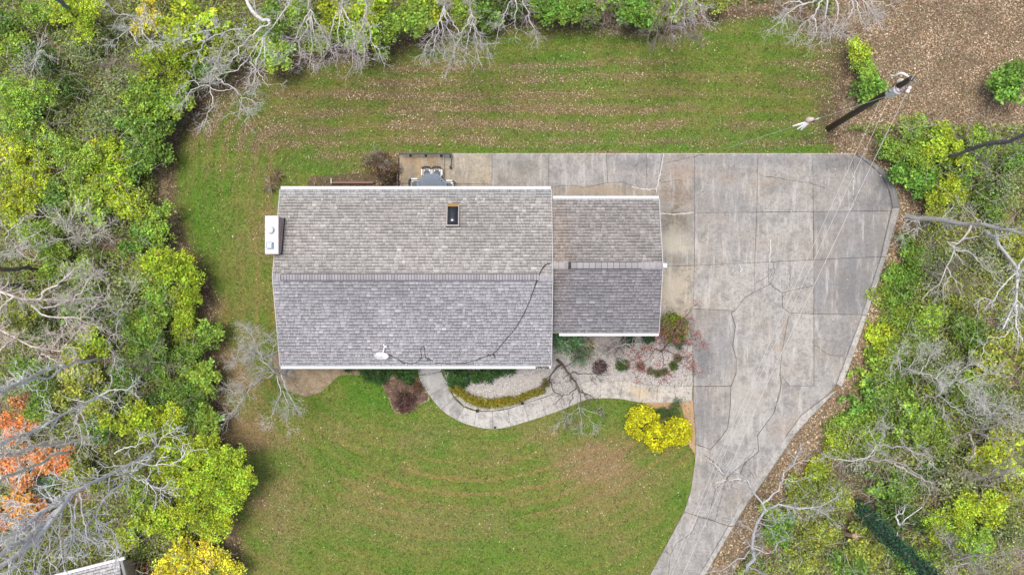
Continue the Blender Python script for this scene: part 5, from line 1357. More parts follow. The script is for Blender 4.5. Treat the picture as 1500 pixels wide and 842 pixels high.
fan = [([(250,652,0),(228,664,1.5),(204,674,3),(181,684,4.6),(158,696,6),(130,708,7.5),(113,719,8.4),(88,740,9.6),(64,776,11),(30,806,12.2),(-10,836,13.5)], .10, .13),
       ([(222,667,2),(205,684,3.4),(191,696,4.4),(174,710,5.6),(159,721,6.6),(146,742,7.4),(138,756,8),(140,776,8.4),(152,790,8.6),(166,806,8.6)], .075, .025),
       ([(200,676,3.2),(217,681,3.8),(238,682,4.2),(252,679,4.5),(270,669,4.9),(285,655,5.2)], .045, .016), ([(222,664,1.8),(229,654,2.4),(236,642,2.9),(249,631,3.3)], .04, .016), ([(191,696,4.4),(206,702,4.9),(218,708,5.2),(226,722,5.4),(232,738,5.6)], .04, .015), ([(206,702,4.9),(224,712,5.3),(244,720,5.6)], .03, .012), ([(180,684,4.6),(182,700,5),(180,716,5.2)], .03, .012),
       ([(130,708,7.5),(106,706,8.2),(86,708,8.8)], .03, .014), ([(168,664,3.6),(180,656,3.8),(204,651,4),(214,646,4.2)], .045, .016),
       ([(113,719,8.4),(86,734,9.4),(58,752,10.4),(20,782,12),(-10,792,13)], .07, .08), ([(100,734,9),(70,762,10.4),(34,790,12),(-10,815,13.6)], .09, .12), ([(88,742,9.6),(60,736,10.4),(28,742,11),(6,760,11.6)], .04, .02),
       ([(116,722,8.4),(120,750,9),(125,780,9.4),(130,806,9.6)], .045, .016), ([(112,730,8.8),(108,762,9.4),(106,792,9.8),(96,820,10)], .045, .016), ([(104,748,9.2),(104,780,9.8),(104,812,10)], .04, .016), ([(90,752,9.8),(86,786,10.4),(92,816,10.6),(96,838,10.8)], .04, .016), ([(78,770,10.4),(70,800,11),(74,830,11.2),(76,850,11.4)], .04, .016), ([(62,784,11),(52,814,11.6),(48,844,12)], .04, .016), ([(44,798,11.6),(30,826,12.4),(26,850,12.8)], .04, .018), ([(138,756,8),(128,768,8.6),(122,790,9)], .035, .015), ([(140,758,8),(150,780,8.4),(154,804,8.6)], .035, .015), ([(139,758,8),(162,774,8.2),(172,790,8.2),(172,808,8.2)], .03, .014), ([(88,726,9.2),(60,756,10.2),(44,770,10.8),(10,790,12)], .05, .04), ([(70,800,11),(58,826,11.4),(54,850,11.6)], .03, .014), ([(98,738,9),(76,744,9.8),(52,760,10.6),(34,760,11)], .03, .014)]
bare('bare_tree', 'big pale bare tree fanning its twigs down over the bottom left corner', fan, 15, (.66, .635, .59), dens=(1.7, 2.0, .8), size=(1.3, .75, .4), rmin=.019, limb=1.1)
bare('bare_tree', 'dark thick trunk in the top left corner', [([(108,18,0),(92,6,4),(80,-6,8),(60,-30,12)], .15, .2)], 16, (.20, .21, .23), dens=(.2, 1, 1), size=(.6, .4, .3))
bare('bare_tree', 'white forked limb reaching down from the top over the back lawn corner',
     [([(440,-20,0),(425,0,5),(412,18,6.5),(396,33,7.2),(388,46,7.4),(384,60,7.5),(376,72,7.6),(362,88,7.6)], .11, .022), ([(396,33,7.2),(374,46,7.4),(356,64,7.6),(346,80,7.7),(338,92,7.7)], .055, .018), ([(384,60,7.5),(378,84,7.7),(374,102,7.8),(372,124,7.8)], .04, .014), ([(386,52,7.4),(388,80,7.6),(388,100,7.7)], .035, .014), ([(396,33,7.2),(380,26,7.2),(366,10,7),(358,-10,7)], .11, .14), ([(366,90,7.6),(382,112,7.8),(394,128,7.8)], .035, .014), ([(362,88,7.6),(345,104,7.8),(318,112,7.8),(306,126,7.8)], .03, .013), ([(370,100,7.7),(364,118,7.8),(368,130,7.8)], .025, .012)],
     17, (.52, .50, .47), dens=(2.2, 3.4, 2.0), size=(1.1, .6, .32), rmin=.010)
bare('bare_tree', 'pale twigs spreading over the upper left corner of the lawn',
     [([(330,60,0),(322,80,3),(312,100,4.4),(306,118,5),(306,128,5.2)], .05, .03), ([(306,126,5.2),(292,126,5.4),(278,136,5.5),(268,150,5.6)], .035, .014), ([(308,130,5.2),(312,148,5.5),(306,168,5.6),(296,188,5.7)], .035, .014), ([(308,128,5.2),(324,134,5.4),(342,128,5.5)], .03, .014), ([(316,112,4.8),(342,130,5.2),(352,144,5.4),(350,164,5.5)], .04, .014), ([(352,144,5.4),(368,146,5.5),(376,156,5.6)], .03, .012), ([(350,146,5.4),(362,166,5.6),(358,180,5.6)], .03, .012), ([(292,126,5.4),(284,118,5.4),(268,124,5.5)], .03, .012)],
     18, (.50, .49, .46), dens=(2.8, 4.2, 2.4), size=(.9, .55, .32), rmin=.0095)
for (x, y, w, n, sd, lab, tn) in [(455, 66, 36, 5, 31, 'grey twigs hanging over the back lawn, first from the left along the top', GY), (500, 62, 26, 4, 32, 'grey twigs hanging over the back lawn, second from the left along the top', GY), (535, 72, 22, 3, 33, 'grey twigs hanging past the bright green top clump', GY),
                                 (650, 62, 34, 5, 34, 'grey bare branches over the back lawn at the top centre, left of the pair', GY), (690, 74, 34, 4, 35, 'grey bare branches over the back lawn at the top centre, right of the pair', GY), (755, 28, 28, 3, 36, 'short bare branches at the top right of centre', GY), (985, 36, 38, 6, 37, 'fan of grey twigs at the top over the green lawn', BN), (1010, 30, 30, 4, 38, 'pale twigs right of the grey fan at the top', GY)]:
    rg = random.Random(sd); L = [([(x, -30, 0), (x, -12, 4), (x + rg.uniform(-4, 4), y - 48, 6)], .07, .04)]
    for k in range(n):
        dx = (k / max(n - 1, 1) - .5) * 2 * w
        L.append(([(x, y - 52, 6 - rg.uniform(0, .5)), (x + dx * .45 + rg.uniform(-4, 4), y - 22, 6.2), (x + dx * .8, y + rg.uniform(-6, 10), 6.3), (x + dx + rg.uniform(-5, 5), y + rg.uniform(14, 34), 6.3)], .045, .013))
    bare('bare_tree', lab, L, sd, tn, dens=(2.6, 3.6, 2.0), size=(1.0, .55, .3), rmin=.0095)
L = [([(1215,-60,0),(1212,-20,7),(1208,-4,8)], .12, .08)]
for pts in [[(1206,-6,8),(1180,6,8.2),(1156,18,8.3),(1142,32,8.4),(1128,44,8.4)], [(1208,-4,8),(1192,22,8.3),(1178,36,8.4),(1166,52,8.4)], [(1212,-4,8),(1210,20,8.3),(1206,40,8.4),(1202,66,8.4)], [(1220,-10,8),(1228,14,8.3),(1222,36,8.4),(1216,52,8.4)], [(1236,-20,8),(1250,10,8.3),(1238,30,8.4),(1228,48,8.4)], [(1240,-20,8),(1268,2,8.2),(1280,22,8.4),(1290,40,8.4)], [(1244,-16,8),(1258,16,8.3),(1262,36,8.4)], [(1180,6,8.2),(1160,2,8.3),(1144,10,8.4)], [(1230,-10,8),(1272,-2,8.2),(1304,10,8.4)], [(1192,22,8.3),(1196,44,8.4),(1190,60,8.4)]]:
    L.append((pts, .055, .015))
bare('bare_tree', 'large white bare crown hanging in from the top edge right of centre', L, 41, (.46, .445, .43), dens=(2.8, 3.4, 1.8), size=(1.0, .55, .3), rmin=.010)
for (pts, sd, lab, tn) in [
    ([[(150,100,0),(156,96,3),(158,104,5),(154,122,6)], [(158,104,5),(166,90,5.5),(186,84,5.6)], [(156,112,5.4),(170,116,5.6),(184,112,5.7)], [(190,70,4),(196,92,5),(200,110,5.4)]], 51, 'pale brown twigs in the upper left wood', BN),
    ([[(60,108,0),(54,96,2),(50,84,3)], [(54,96,2),(40,96,3),(28,102,3.4)], [(52,90,2.6),(56,78,3),(64,74,3.2)], [(52,92,2.4),(46,106,3),(50,116,3.2)]], 52, 'small white shrub skeleton near the top left', GY),
    ([[(215,20,0),(205,34,4),(180,54,5),(162,64,5.4)], [(205,34,4),(212,52,5),(226,68,5.4)], [(205,34,4),(192,24,5),(170,20,5.4),(150,4,6)], [(190,46,4.8),(200,62,5.2),(206,66,5.3)]], 53, 'white twigs above the upper left wood', WH),
    ([[(280,70,0),(270,60,3),(246,62,4),(226,66,4.6)], [(282,66,2),(310,56,4),(340,44,5),(356,42,5.4)], [(270,60,3),(290,50,4),(322,42,5)], [(250,62,4),(234,52,4.6),(222,30,5)], [(300,60,3.5),(290,80,4.4),(300,96,4.8)]], 54, 'grey limbs spread through the greenery at the top left', (.46, .46, .48)),
    ([[(140,370,0),(118,352,2),(100,336,3),(84,312,3.6)], [(118,352,2),(130,330,3),(132,308,3.6)], [(112,346,2.6),(96,350,3),(72,350,3.4)], [(126,356,2),(146,340,3),(160,330,3.4)], [(100,336,3),(106,318,3.4),(112,300,3.8)], [(84,330,3.4),(70,318,3.8),(52,318,4)]], 55, 'dense grey brush in the middle of the left wood', (.44, .40, .38)),
    ([[(40,360,0),(24,366,3),(12,374,4),(-8,376,5)], [(30,364,2.4),(38,350,3.4),(56,340,4)], [(24,366,3),(36,376,3.4),(52,382,3.8)], [(8,352,3),(16,336,3.8),(24,326,4)]], 56, 'white twigs at the left edge above the dark trunks', WH),
    ([[(190,480,0),(170,460,3),(150,430,4),(136,400,4.6)], [(170,460,3),(186,440,4),(196,420,4.4)], [(160,446,3.6),(142,452,4),(128,446,4.4)], [(176,468,2.6),(160,500,3.6),(166,520,4),(172,540,4.2)]], 57, 'thin grey twigs between the forked limb and the lawn', GY),
    ([[(200,560,0),(214,540,2),(226,520,3),(232,500,3.4)], [(214,540,2),(200,536,3),(186,534,3.4)], [(220,530,2.6),(236,530,3),(250,538,3.2)]], 58, 'thin brown twigs in the dark gap left of the front-yard tree', BN),
    ([[(1262,640,0),(1280,660,2),(1268,672,2.6),(1240,674,3),(1210,668,3.4)], [(1290,652,2),(1320,656,3.4),(1350,664,4.4),(1366,670,5)], [(1270,670,2.4),(1292,640,3),(1298,620,3.4)], [(1284,650,2.4),(1276,634,3),(1270,622,3.2)]], 61, 'long pale limb above the broken stump at lower right', (.48, .47, .45)),
    ([[(1236,666,0),(1270,672,2.4),(1310,676,3.8),(1340,690,4.8),(1350,698,5.2)], [(1310,678,3.8),(1336,694,4.6),(1368,706,5.4)], [(1300,676,3.4),(1324,684,4.2)]], 62, 'second pale limb under the long one at lower right', (.46, .42, .39)),
    ([[(1312,560,0),(1326,540,2),(1346,548,2.8),(1366,552,3.2),(1380,564,3.6)], [(1320,544,1.8),(1314,520,2.6),(1318,508,3)], [(1346,548,2.8),(1358,530,3.2),(1370,510,3.6)], [(1370,554,3.2),(1384,540,3.6),(1396,536,4)], [(1330,540,2),(1346,520,3),(1350,500,3.4)]], 63, 'grey-white brush beside the kerbside thicket, upper one', WH),
    ([[(1366,600,0),(1380,570,2),(1400,560,3),(1430,558,3.8)], [(1380,570,2),(1372,552,3),(1380,536,3.4)], [(1400,562,3),(1416,580,3.6),(1440,592,4)], [(1390,566,2.6),(1406,544,3.4),(1430,530,4)], [(1376,580,1.6),(1398,596,2.8),(1430,612,3.6)], [(1410,560,3.2),(1440,548,4),(1466,548,4.6)]], 64, 'grey-white brush filling the right wood, middle one', (.54, .54, .52)),
    ([[(1440,640,0),(1452,610,2),(1470,590,3),(1492,580,3.8)], [(1452,610,2),(1440,590,3),(1420,576,3.6)], [(1450,616,2),(1474,620,3),(1496,630,3.8)], [(1456,604,2.4),(1476,606,3.2),(1500,604,4)]], 65, 'grey-white brush at the right edge', (.52, .51, .49)),
    ([[(1390,660,0),(1402,640,2),(1430,632,3.6),(1460,622,5),(1500,606,6.6)], [(1400,644,2),(1392,626,2.8),(1380,610,3.4)], [(1420,636,3),(1428,660,3.8),(1420,676,4.2)], [(1430,632,3.6),(1450,640,4.4),(1480,640,5.4)]], 66, 'brown-grey limb running to the right edge at lower right', (.38, .34, .31)),
    ([[(1300,830,0),(1316,774,1),(1320,764,2.4),(1336,750,2.8),(1352,742,3)], [(1318,768,2),(1312,756,2.6),(1324,748,3),(1326,743,3.1)]], 67, 'short white forked branch beside the ivy-covered trunk', (.64, .63, .60)),
    ([[(1380,800,0),(1400,812,2),(1424,826,4),(1450,842,6),(1470,860,7)], [(1400,812,2),(1388,796,2.8),(1380,780,3.4)], [(1396,818,2),(1432,816,4),(1470,812,6),(1510,806,8)], [(1420,824,3.8),(1400,828,4),(1384,830,4.2)]], 68, 'grey fallen-looking limbs in the bottom right corner', (.42, .39, .37)),
    ([[(1430,720,0),(1440,700,2),(1460,690,3.4),(1490,684,4.8)], [(1440,700,2),(1424,690,3),(1410,690,3.4)], [(1446,696,2.6),(1456,712,3.4),(1476,724,4)], [(1450,694,3),(1470,676,3.8),(1484,660,4.4)]], 69, 'brown twiggy brush above the bright bushes at lower right', (.36, .32, .3)),
    ([[(1366,420,0),(1376,400,1.6),(1392,388,2.2),(1410,384,2.6)], [(1376,400,1.6),(1364,388,2.2),(1352,384,2.6)], [(1384,396,2),(1400,404,2.4),(1420,410,2.8)], [(1380,398,1.8),(1382,416,2.2),(1394,426,2.5)]], 70, 'low brown brush under the zigzag limb', BN),
    ([[(1326,360,0),(1342,338,1),(1346,330,1.6),(1340,322,1.8),(1324,322,2)], [(1345,334,1.2),(1332,340,1.8),(1316,348,2.2)], [(1346,334,1.4),(1356,340,1.8)], [(1344,338,1.2),(1344,346,1.6)]], 71, 'small white forked twig beside the driveway corner kerb', WH),
    ([[(884,520,0),(876,512,.5),(866,505,.8),(858,498,1)], [(880,516,.3),(890,506,.7),(902,498,1)], [(882,520,.2),(896,520,.6),(914,514,.9)], [(880,518,.3),(872,526,.5),(864,532,.6)], [(886,518,.3),(908,506,.8),(926,504,1)]], 74, 'sprawling grey dead stems in the gravel bed below the garage gutter', GY),
    ([[(880,30,0),(886,20,1),(888,10,1.6)], [(884,24,.8),(874,26,1.4),(866,32,1.6)], [(886,20,1),(900,24,1.6),(908,32,1.8)], [(886,22,1),(884,36,1.5),(878,42,1.7)], [(888,16,1.4),(896,10,1.8),(906,6,2)], [(888,24,1),(896,36,1.5),(900,42,1.6)]], 72, 'brown brush pile between the bright top bushes', BN),
    ([[(1254,620,0),(1266,640,.6),(1280,656,1),(1290,664,1.2)], [(1262,632,.5),(1278,630,1),(1290,622,1.3)]], 73, 'thin white twigs on top of the lower kerbside thicket', WH)]:
    L = [(p, .05 if i == 0 else .032, .014) for i, p in enumerate(pts)]
    if sd in (66, 68): L = [(p, .07 if i in (0, 2) else .035, .02) for i, p in enumerate(pts)]
    if sd in (61, 62, 67): L = [(p, .065 if i < 2 else .035, .03 if i < 2 else .014) for i, p in enumerate(pts)]
    dn = (3.0, 4.0, 2.2) if sd in (55, 63, 64, 65, 72, 69, 70) else (2.2, 3.2, 1.8)
    if sd == 67: dn = (.6, 1, 0)
    bare('bare_shrub' if len(pts) and pts[0][-1][2] < 4.5 else 'bare_tree', lab, L, sd, tn, cat='shrub' if pts[0][-1][2] < 4.5 else 'tree', group='bare brush in the woods', dens=dn, size=(1.0, .6, .34), rmin=.0095)

# ivy-covered trunk
o = empty('ivy_trunk', tuple(P(1256, 738, 0))); tag(o, 'dark green ivy-covered trunk slanting to the bottom edge at lower right', 'tree')
b0 = P(1256, 738, 0); iv = [P(1256, 738, .2) - b0, P(1290, 774, 2.4) - b0, P(1322, 806, 4.4) - b0, P(1356, 838, 6.2) - b0, P(1400, 876, 8.4) - b0]
mb = MB(); mb.tube(catmull(iv, 5), .16, 8, (.16, .13, .11)); mb.build('trunk', M_paint, o)
rg = np.random.default_rng(8); path = resample(catmull(iv, 6), 200)
c = path[rg.integers(0, 200, 5200)] + rg.normal(size=(5200, 3)) * .17
Vq = leaf_quads(rg, c, np.full(5200, .1), .6, .8); g = rg.uniform(.5, 1.4, (5200, 1))
link('ivy', mesh_arrays('ivy', Vq.reshape(-1, 3), np.arange(5200 * 4).reshape(-1, 4), np.array([.055, .15, .085]) * g, M_leafv), o)
o = empty('broken_stump', tuple(P(1228, 776, 0))); tag(o, 'broken pinkish stump with splintered top at lower right', 'stump')
mb = MB(); mb.tube([(0, 0, 0), (.05, .05, .8), (.1, .2, 1.6)], [.12, .1, .09], 8, (.36, .25, .2))
for k in range(9):
    a = k * .7; mb.tube([(.1 + .06 * math.cos(a), .2 + .06 * math.sin(a), 1.5), (.1 + .14 * math.cos(a) + (.28 if k % 3 == 0 else 0), .2 + .14 * math.sin(a), 1.75 + .15 * math.sin(k * 3))], [.035, .008], 4, (.5, .36, .29))
mb.build('wood', M_paint, o)

# ------------------------------------------------------------------ garden plants near the house
GD = 'ornamental plants beside the walk'
def custom(name, px, py, rpx, h, label, cat, tint, group=None, zc=None, **kw):
    Rr = rpx / 30.0 * (H - h) / H
    sd = int(px * 3 + py)
    zc = zc if zc is not None else max(h - Rr * kw.get('flat', .7) * .9, .15)
    q = P(px, py, h * .7)
    o = empty(name, (float(q[0]), float(q[1]), 0)); tag(o, label, cat, group)
    me, cc = crown_mesh('foliage', Rr, sd, **kw)
    c = link('foliage', me, o); c.location = (0, 0, zc); c.color = (*tint, 1)
    t = link('stems', trunk_mesh('stems', Rr, zc, sd + 1, cc, .03), o); t.color = (.14, .11, .09, 1)
    return o
YE = (.62, .62, .02)
for (a, b, r_, h, lab) in [(942, 620, 27, 1.1, 'bright yellow clipped shrub, the big left one of the three by the driveway'), (964, 641, 21, 1.0, 'bright yellow clipped shrub, the lowest one in the middle of the three'), (993, 632, 21, 1.05, 'bright yellow clipped shrub, the right one of the three nearest the driveway')]:
    custom('yellow_shrub', a, b, r_, h, lab, 'shrub', YE, 'yellow shrubs beside the driveway', dome=True, hv=.04, dens=2.5, leaf=.085, clump=.11, per=18, flat=.75, aspect=.75, tilt=.4)
custom('juniper', 990, 601, 13, .5, 'low dark green juniper behind the yellow shrubs', 'shrub', (.11, .18, .05), GD, dens=2.6, leaf=.09, clump=.16, aspect=.25, flat=.4)
custom('juniper', 975, 607, 11, .45, 'smaller dark green juniper left of the other behind the yellow shrubs', 'shrub', (.10, .17, .05), GD, dens=2.6, leaf=.09, clump=.16, aspect=.25, flat=.4)
custom('boxwood', 985, 480, 23, 1.3, 'olive green clipped shrub at the front right corner of the garage', 'shrub', (.22, .27, .04), GD, dome=True, dens=2.6, leaf=.08, clump=.15, per=26)
custom('evergreen_shrub', 992, 496, 14, .9, 'small dark shrub in front of the olive one at the garage corner', 'shrub', (.13, .22, .08), GD, dens=2.2, leaf=.08, clump=.15)
custom('evergreen_shrub', 830, 500, 31, 1.9, 'big blue-green needled shrub in the corner between house and garage', 'shrub', (.15, .29, .13), GD, dens=2.0, leaf=.19, clump=.24, aspect=.22, tilt=.8)
custom('evergreen_shrub', 850, 514, 22, 1.4, 'needled grey-green shrub right of the big blue-green one', 'shrub', (.24, .34, .19), GD, dens=1.6, leaf=.17, clump=.24, aspect=.2, tilt=.8)
custom('evergreen_shrub', 925, 496, 13, .7, 'dark green shrub under the garage front gutter', 'shrub', (.05, .11, .045), GD, dens=2.0, leaf=.09, clump=.16)
custom('evergreen_shrub', 948, 494, 12, .7, 'second dark green shrub under the garage gutter, right of the first', 'shrub', (.06, .13, .05), GD, dens=2.0, leaf=.09, clump=.16)
custom('barberry', 878, 536, 10, .6, 'round purple-brown shrub in the gravel bed', 'shrub', (.13, .075, .075), GD, dome=True, dens=2.4, leaf=.07, clump=.12)
custom('round_shrub', 912, 533, 9.5, .6, 'round moss green shrub in the gravel bed', 'shrub', (.075, .13, .025), GD, dome=True, dens=3, leaf=.065, clump=.11)
custom('dormant_shrub', 596, 586, 19, .5, 'flat reddish-brown dormant shrub left of the curved walk', 'shrub', (.15, .085, .07), GD, dens=2.0, leaf=.08, clump=.16, flat=.35, aspect=.4)
custom('dormant_shrub', 606, 568, 11, .35, 'small rusty dormant shrub against the walk edge', 'shrub', (.19, .12, .08), GD, dens=1.2, leaf=.08, clump=.16, flat=.35, aspect=.4)
custom('dormant_shrub', 557, 242, 27, 1.2, 'brown dried bush at the upper left corner of the patio', 'shrub', (.24, .17, .10), GD, dens=1.3, leaf=.10, clump=.22, aspect=.5)
custom('dormant_shrub', 566, 258, 16, .8, 'dark brown bush beside the patio edging', 'shrub', (.10, .07, .045), GD, dens=1.6, leaf=.09, clump=.18, aspect=.5)
k = 0
for (a, b, r_, lab) in [(510, 533, 12, 'first dark hedge shrub from the left under the front eave'), (535, 541, 14, 'second dark hedge shrub from the left under the front eave'), (560, 545, 18, 'third dark hedge shrub from the left under the front eave'), (588, 543, 20, 'dark hedge shrub just left of the curved walk at the front eave'),
                         (664, 546, 17, 'dark hedge shrub just right of the curved walk at the front eave'), (688, 550, 18, 'second dark hedge shrub right of the walk'), (715, 545, 17, 'third dark hedge shrub right of the walk'), (742, 538, 14, 'rightmost dark hedge shrub right of the walk')]:
    custom('hedge_shrub', a, b, r_, .75, lab, 'shrub', (.06, .14, .035), 'dark green hedge shrubs along the front eave', dens=3, leaf=.085, clump=.14, per=26, flat=.6)

def strap_clump(px, py, rpx, label, tint, group, n=150, h=.35):
    rg = np.random.default_rng(int(px * 5 + py)); Rr = rpx / 30.0
    a = rg.uniform(0, 2 * math.pi, n); L = Rr * rng_u(rg, .5, 1.15, n); w = rg.uniform(.008, .016, n)
    d = np.stack([np.cos(a), np.sin(a)], 1); pdir = np.stack([-d[:, 1], d[:, 0]], 1)
    V = []
    for t, z in ((0, .02), (.5, h), (1.0, h * .45)):
        c = d * (L * t)[:, None] + rg.normal(size=(n, 2)) * .02
        for s in (-1, 1):
            V.append(np.c_[c + pdir * (w * s * (1.2 if t < 1 else .3))[:, None], np.full(n, z) * rg.uniform(.7, 1.2, n)])
    V = np.stack(V, 1).reshape(-1, 3)
    b = (np.arange(n) * 6)[:, None, None]
    F = (b + np.array([(0, 1, 3, 2), (2, 3, 5, 4)])[None]).reshape(-1, 4)
    g = np.repeat(rg.uniform(.6, 1.35, n), 2)[:, None]; hue = np.repeat(rg.normal(0, .15, n), 2)[:, None]
    col = np.array(tint) * g * np.concatenate([1 + hue, np.ones_like(hue), 1 - hue], 1)
    q = P(px, py, 0)
    o = link('grass_clump', mesh_arrays('grass_clump', V, F, col, M_leafv)); o.location = q
    tag(o, label, 'ornamental grass', group)
def rng_u(rg, a, b, n): return rg.uniform(a, b, n)
A1 = resample([(666, 567, 0), (680, 578, 0), (697, 587, 0), (718, 590.5, 0), (746, 586, 0)], 9)
ordn = ['first', 'second', 'third', 'fourth', 'fifth', 'sixth', 'seventh', 'eighth', 'ninth']
for i, p in enumerate(A1): strap_clump(p[0], p[1], 9, f'yellow-green strappy grass clump, {ordn[i]} from the hedge in the long border along the walk', (.38, .35, .05), 'yellow-green grass border along the walk')
for i, p in enumerate(resample([(757, 585, 0), (774, 577, 0), (793, 571, 0)], 5)): strap_clump(p[0], p[1], 7, f'yellow-green strappy grass clump, {ordn[i]} from the left in the short border along the walk', (.37, .35, .055), 'yellow-green grass border along the walk')
for (a, b, r_, lab, tn) in [(799, 560, 7, 'small olive grass clump above the short border', (.26, .26, .08)), (952, 543, 7, 'first pale green tuft from the left under the pink-leaved tree', (.2, .22, .1)), (962, 547, 6, 'second pale green tuft under the pink-leaved tree', (.22, .24, .1)), (972, 544, 7, 'third pale green tuft under the pink-leaved tree', (.2, .22, .09)), (986, 535, 8, 'greener tuft right of the pale ones under the pink-leaved tree', (.14, .2, .06)), (992, 524, 7, 'upper right tuft under the pink-leaved tree', (.24, .24, .12)), (938, 536, 7, 'pinkish dry tuft beside the round moss green shrub', (.3, .2, .14)),
                            (398, 272, 15, 'pale dry ornamental grass at the back left corner of the house', (.45, .38, .24)), (408, 258, 11, 'smaller pale dry grass tuft just behind the larger one', (.42, .36, .22)), (862, 505, 9, 'yellow-flowered dry tuft beside the needled shrub', (.5, .38, .05))]:
    strap_clump(a, b, r_, lab, tn, 'grass tufts in the beds', 110)
def twigs(name, label, px, py, rpx, h, seed, tint, n=9):
    rg = random.Random(seed); L = []
    for i in range(n):
        a = rg.uniform(0, 6.28); r_ = rpx * rg.uniform(.5, 1)
        L.append(([(px, py, 0), (px + r_ * .4 * math.cos(a), py + r_ * .4 * math.sin(a), h * .6), (px + r_ * math.cos(a), py + r_ * math.sin(a), h)], .02, .008))
    bare(name, label, L, seed, tint, 'shrub', GD, dens=(4, 3, 1.5), size=(.5, .3, .2), rmin=.007)
twigs('bare_shrub', 'grey twiggy shrub in front of the garage, left one', 893, 512, 22, .9, 81, (.34, .31, .29))
twigs('bare_shrub', 'brown twiggy shrub in front of the garage, right of the grey one', 906, 508, 18, .9, 82, (.22, .17, .15))
twigs('bare_shrub', 'pale twigs arching over the needled shrub by the house corner', 826, 514, 22, 1.7, 83, (.55, .55, .48), 7)
twigs('bare_shrub', 'grey twigs inside the brown bush at the patio corner', 553, 234, 22, 1.2, 84, (.34, .29, .25), 12)
twigs('bare_shrub', 'thin reddish twigs in the mulch mound left of the walk', 590, 580, 18, .5, 85, (.24, .15, .13), 10)

# pink-leaved small tree
o, allp = bare('ornamental_tree', 'small ornamental tree with sparse pink leaves over the gravel bed and driveway edge',
     [([(968,515,0),(972,512,.8),(979.6,503,1.5),(988,490,2),(1000,470,2.4),(1012,452,2.6)], .06, .015), ([(970,514,.6),(956,508,1.3),(940,512,1.9),(926,528,2.3)], .04, .012), ([(974,510,1),(968,492,1.7),(948,476,2.1),(930,478,2.3)], .035, .012), ([(972,512,.8),(990,520,1.5),(1006,528,2),(1018,540,2.2)], .035, .012), ([(970,514,.7),(972,532,1.4),(966,552,1.9)], .035, .012), ([(976,506,1.3),(994,504,1.8),(1014,496,2.2),(1026,504,2.4)], .03, .012), ([(962,510,1),(948,526,1.6),(934,546,2)], .03, .012)],
     91, (.16, .12, .11), group=GD, dens=(2.6, 3.4, 1.8), size=(.8, .45, .26), rmin=.007)
rg = np.random.default_rng(92); tips = np.concatenate([p[:, -1] for p in allp[1:]] + [p[:, p.shape[1] // 2] for p in allp[1:]])
tips = tips[rg.choice(len(tips), min(750, len(tips)), False)]
c = np.repeat(tips, 2, 0) + rg.normal(size=(len(tips) * 2, 3)) * .05; n = len(c)
Vq = leaf_quads(rg, c, np.full(n, .08), .6, .6)
link('leaves', mesh_arrays('leaves', Vq.reshape(-1, 3), np.arange(n * 4).reshape(-1, 4), np.array([.42, .19, .16]) * rg.uniform(.5, 1.3, (n, 1)) * np.array([1, 1, 1]), M_leafv), o)

# ------------------------------------------------------------------ stuff: grass, fallen leaves, pebbles, undergrowth
rg = np.random.default_rng(5)
W_, H_ = 1560, 900
def rand_px(n): return rg.uniform(-30, 1530, n), rg.uniform(-30, 872, n)
HARD = [[(583,226),(1254,227),(1292,260),(1316,304),(1269,462),(1232,566),(1190,607),(1074,770),(1030,845),(951,842),(1002,749),(1018,674),(1016,560),(1000,460),(950,300),(583,300)]]
def on_hard(x, y):
    m = inside(HARD[0], x, y)
    m |= (x > 402) & (x < 812) & (y > 272) & (y < 540)
    m |= (x > 800) & (x < 972) & (y > 286) & (y < 492)
    WP = WI + WO[::-1]
    return m | inside(WP, x, y)
# grass blades
n = 620000
x, y = rand_px(n)
k = inside(LAWN, x, y) & ~on_hard(x, y) & ~inside(BED_L, x, y) & ~inside(GRAV, x, y) & ~inside(SAND, x, y)
x, y = x[k], y[k]; n = len(x)
c, lit, bare_f = lawn_colour(x, y)
kk = rg.random(n) > .55 * bare_f + .25 * lit + .5 * (dist_poly(LAWN, x, y) < 8) * ((x < 940) | (y < 215))
x, y, c = x[kk], y[kk], c[kk]; n = len(x)
gx_, gy_ = (x - 750) / 30, (421 - y) / 30
a = rg.uniform(0, 6.28, n); L = rg.uniform(.04, .09, n); w = rg.uniform(.010, .022, n); h = rg.uniform(.015, .05, n)
V = np.stack([np.c_[gx_ - w * np.sin(a), gy_ + w * np.cos(a), np.full(n, .001)], np.c_[gx_ + w * np.sin(a), gy_ - w * np.cos(a), np.full(n, .001)], np.c_[gx_ + L * np.cos(a), gy_ + L * np.sin(a), h]], 1)
g = rg.uniform(.5, 1.8, (n, 1)) * (.5 + 1.15 * vnoise(x / 2.6, y / 2.6) * (.5 + vnoise(x / 7.0, y / 6.0)))[:, None]; hh = rg.normal(0, .14, (n, 1))
col = c * g * np.concatenate([1 + hh, np.ones_like(hh), 1 - hh], 1)
o = link('grass', mesh_arrays('grass', V.reshape(-1, 3), np.arange(n * 3).reshape(-1, 3), col, M_leafv)); o['kind'] = 'stuff'
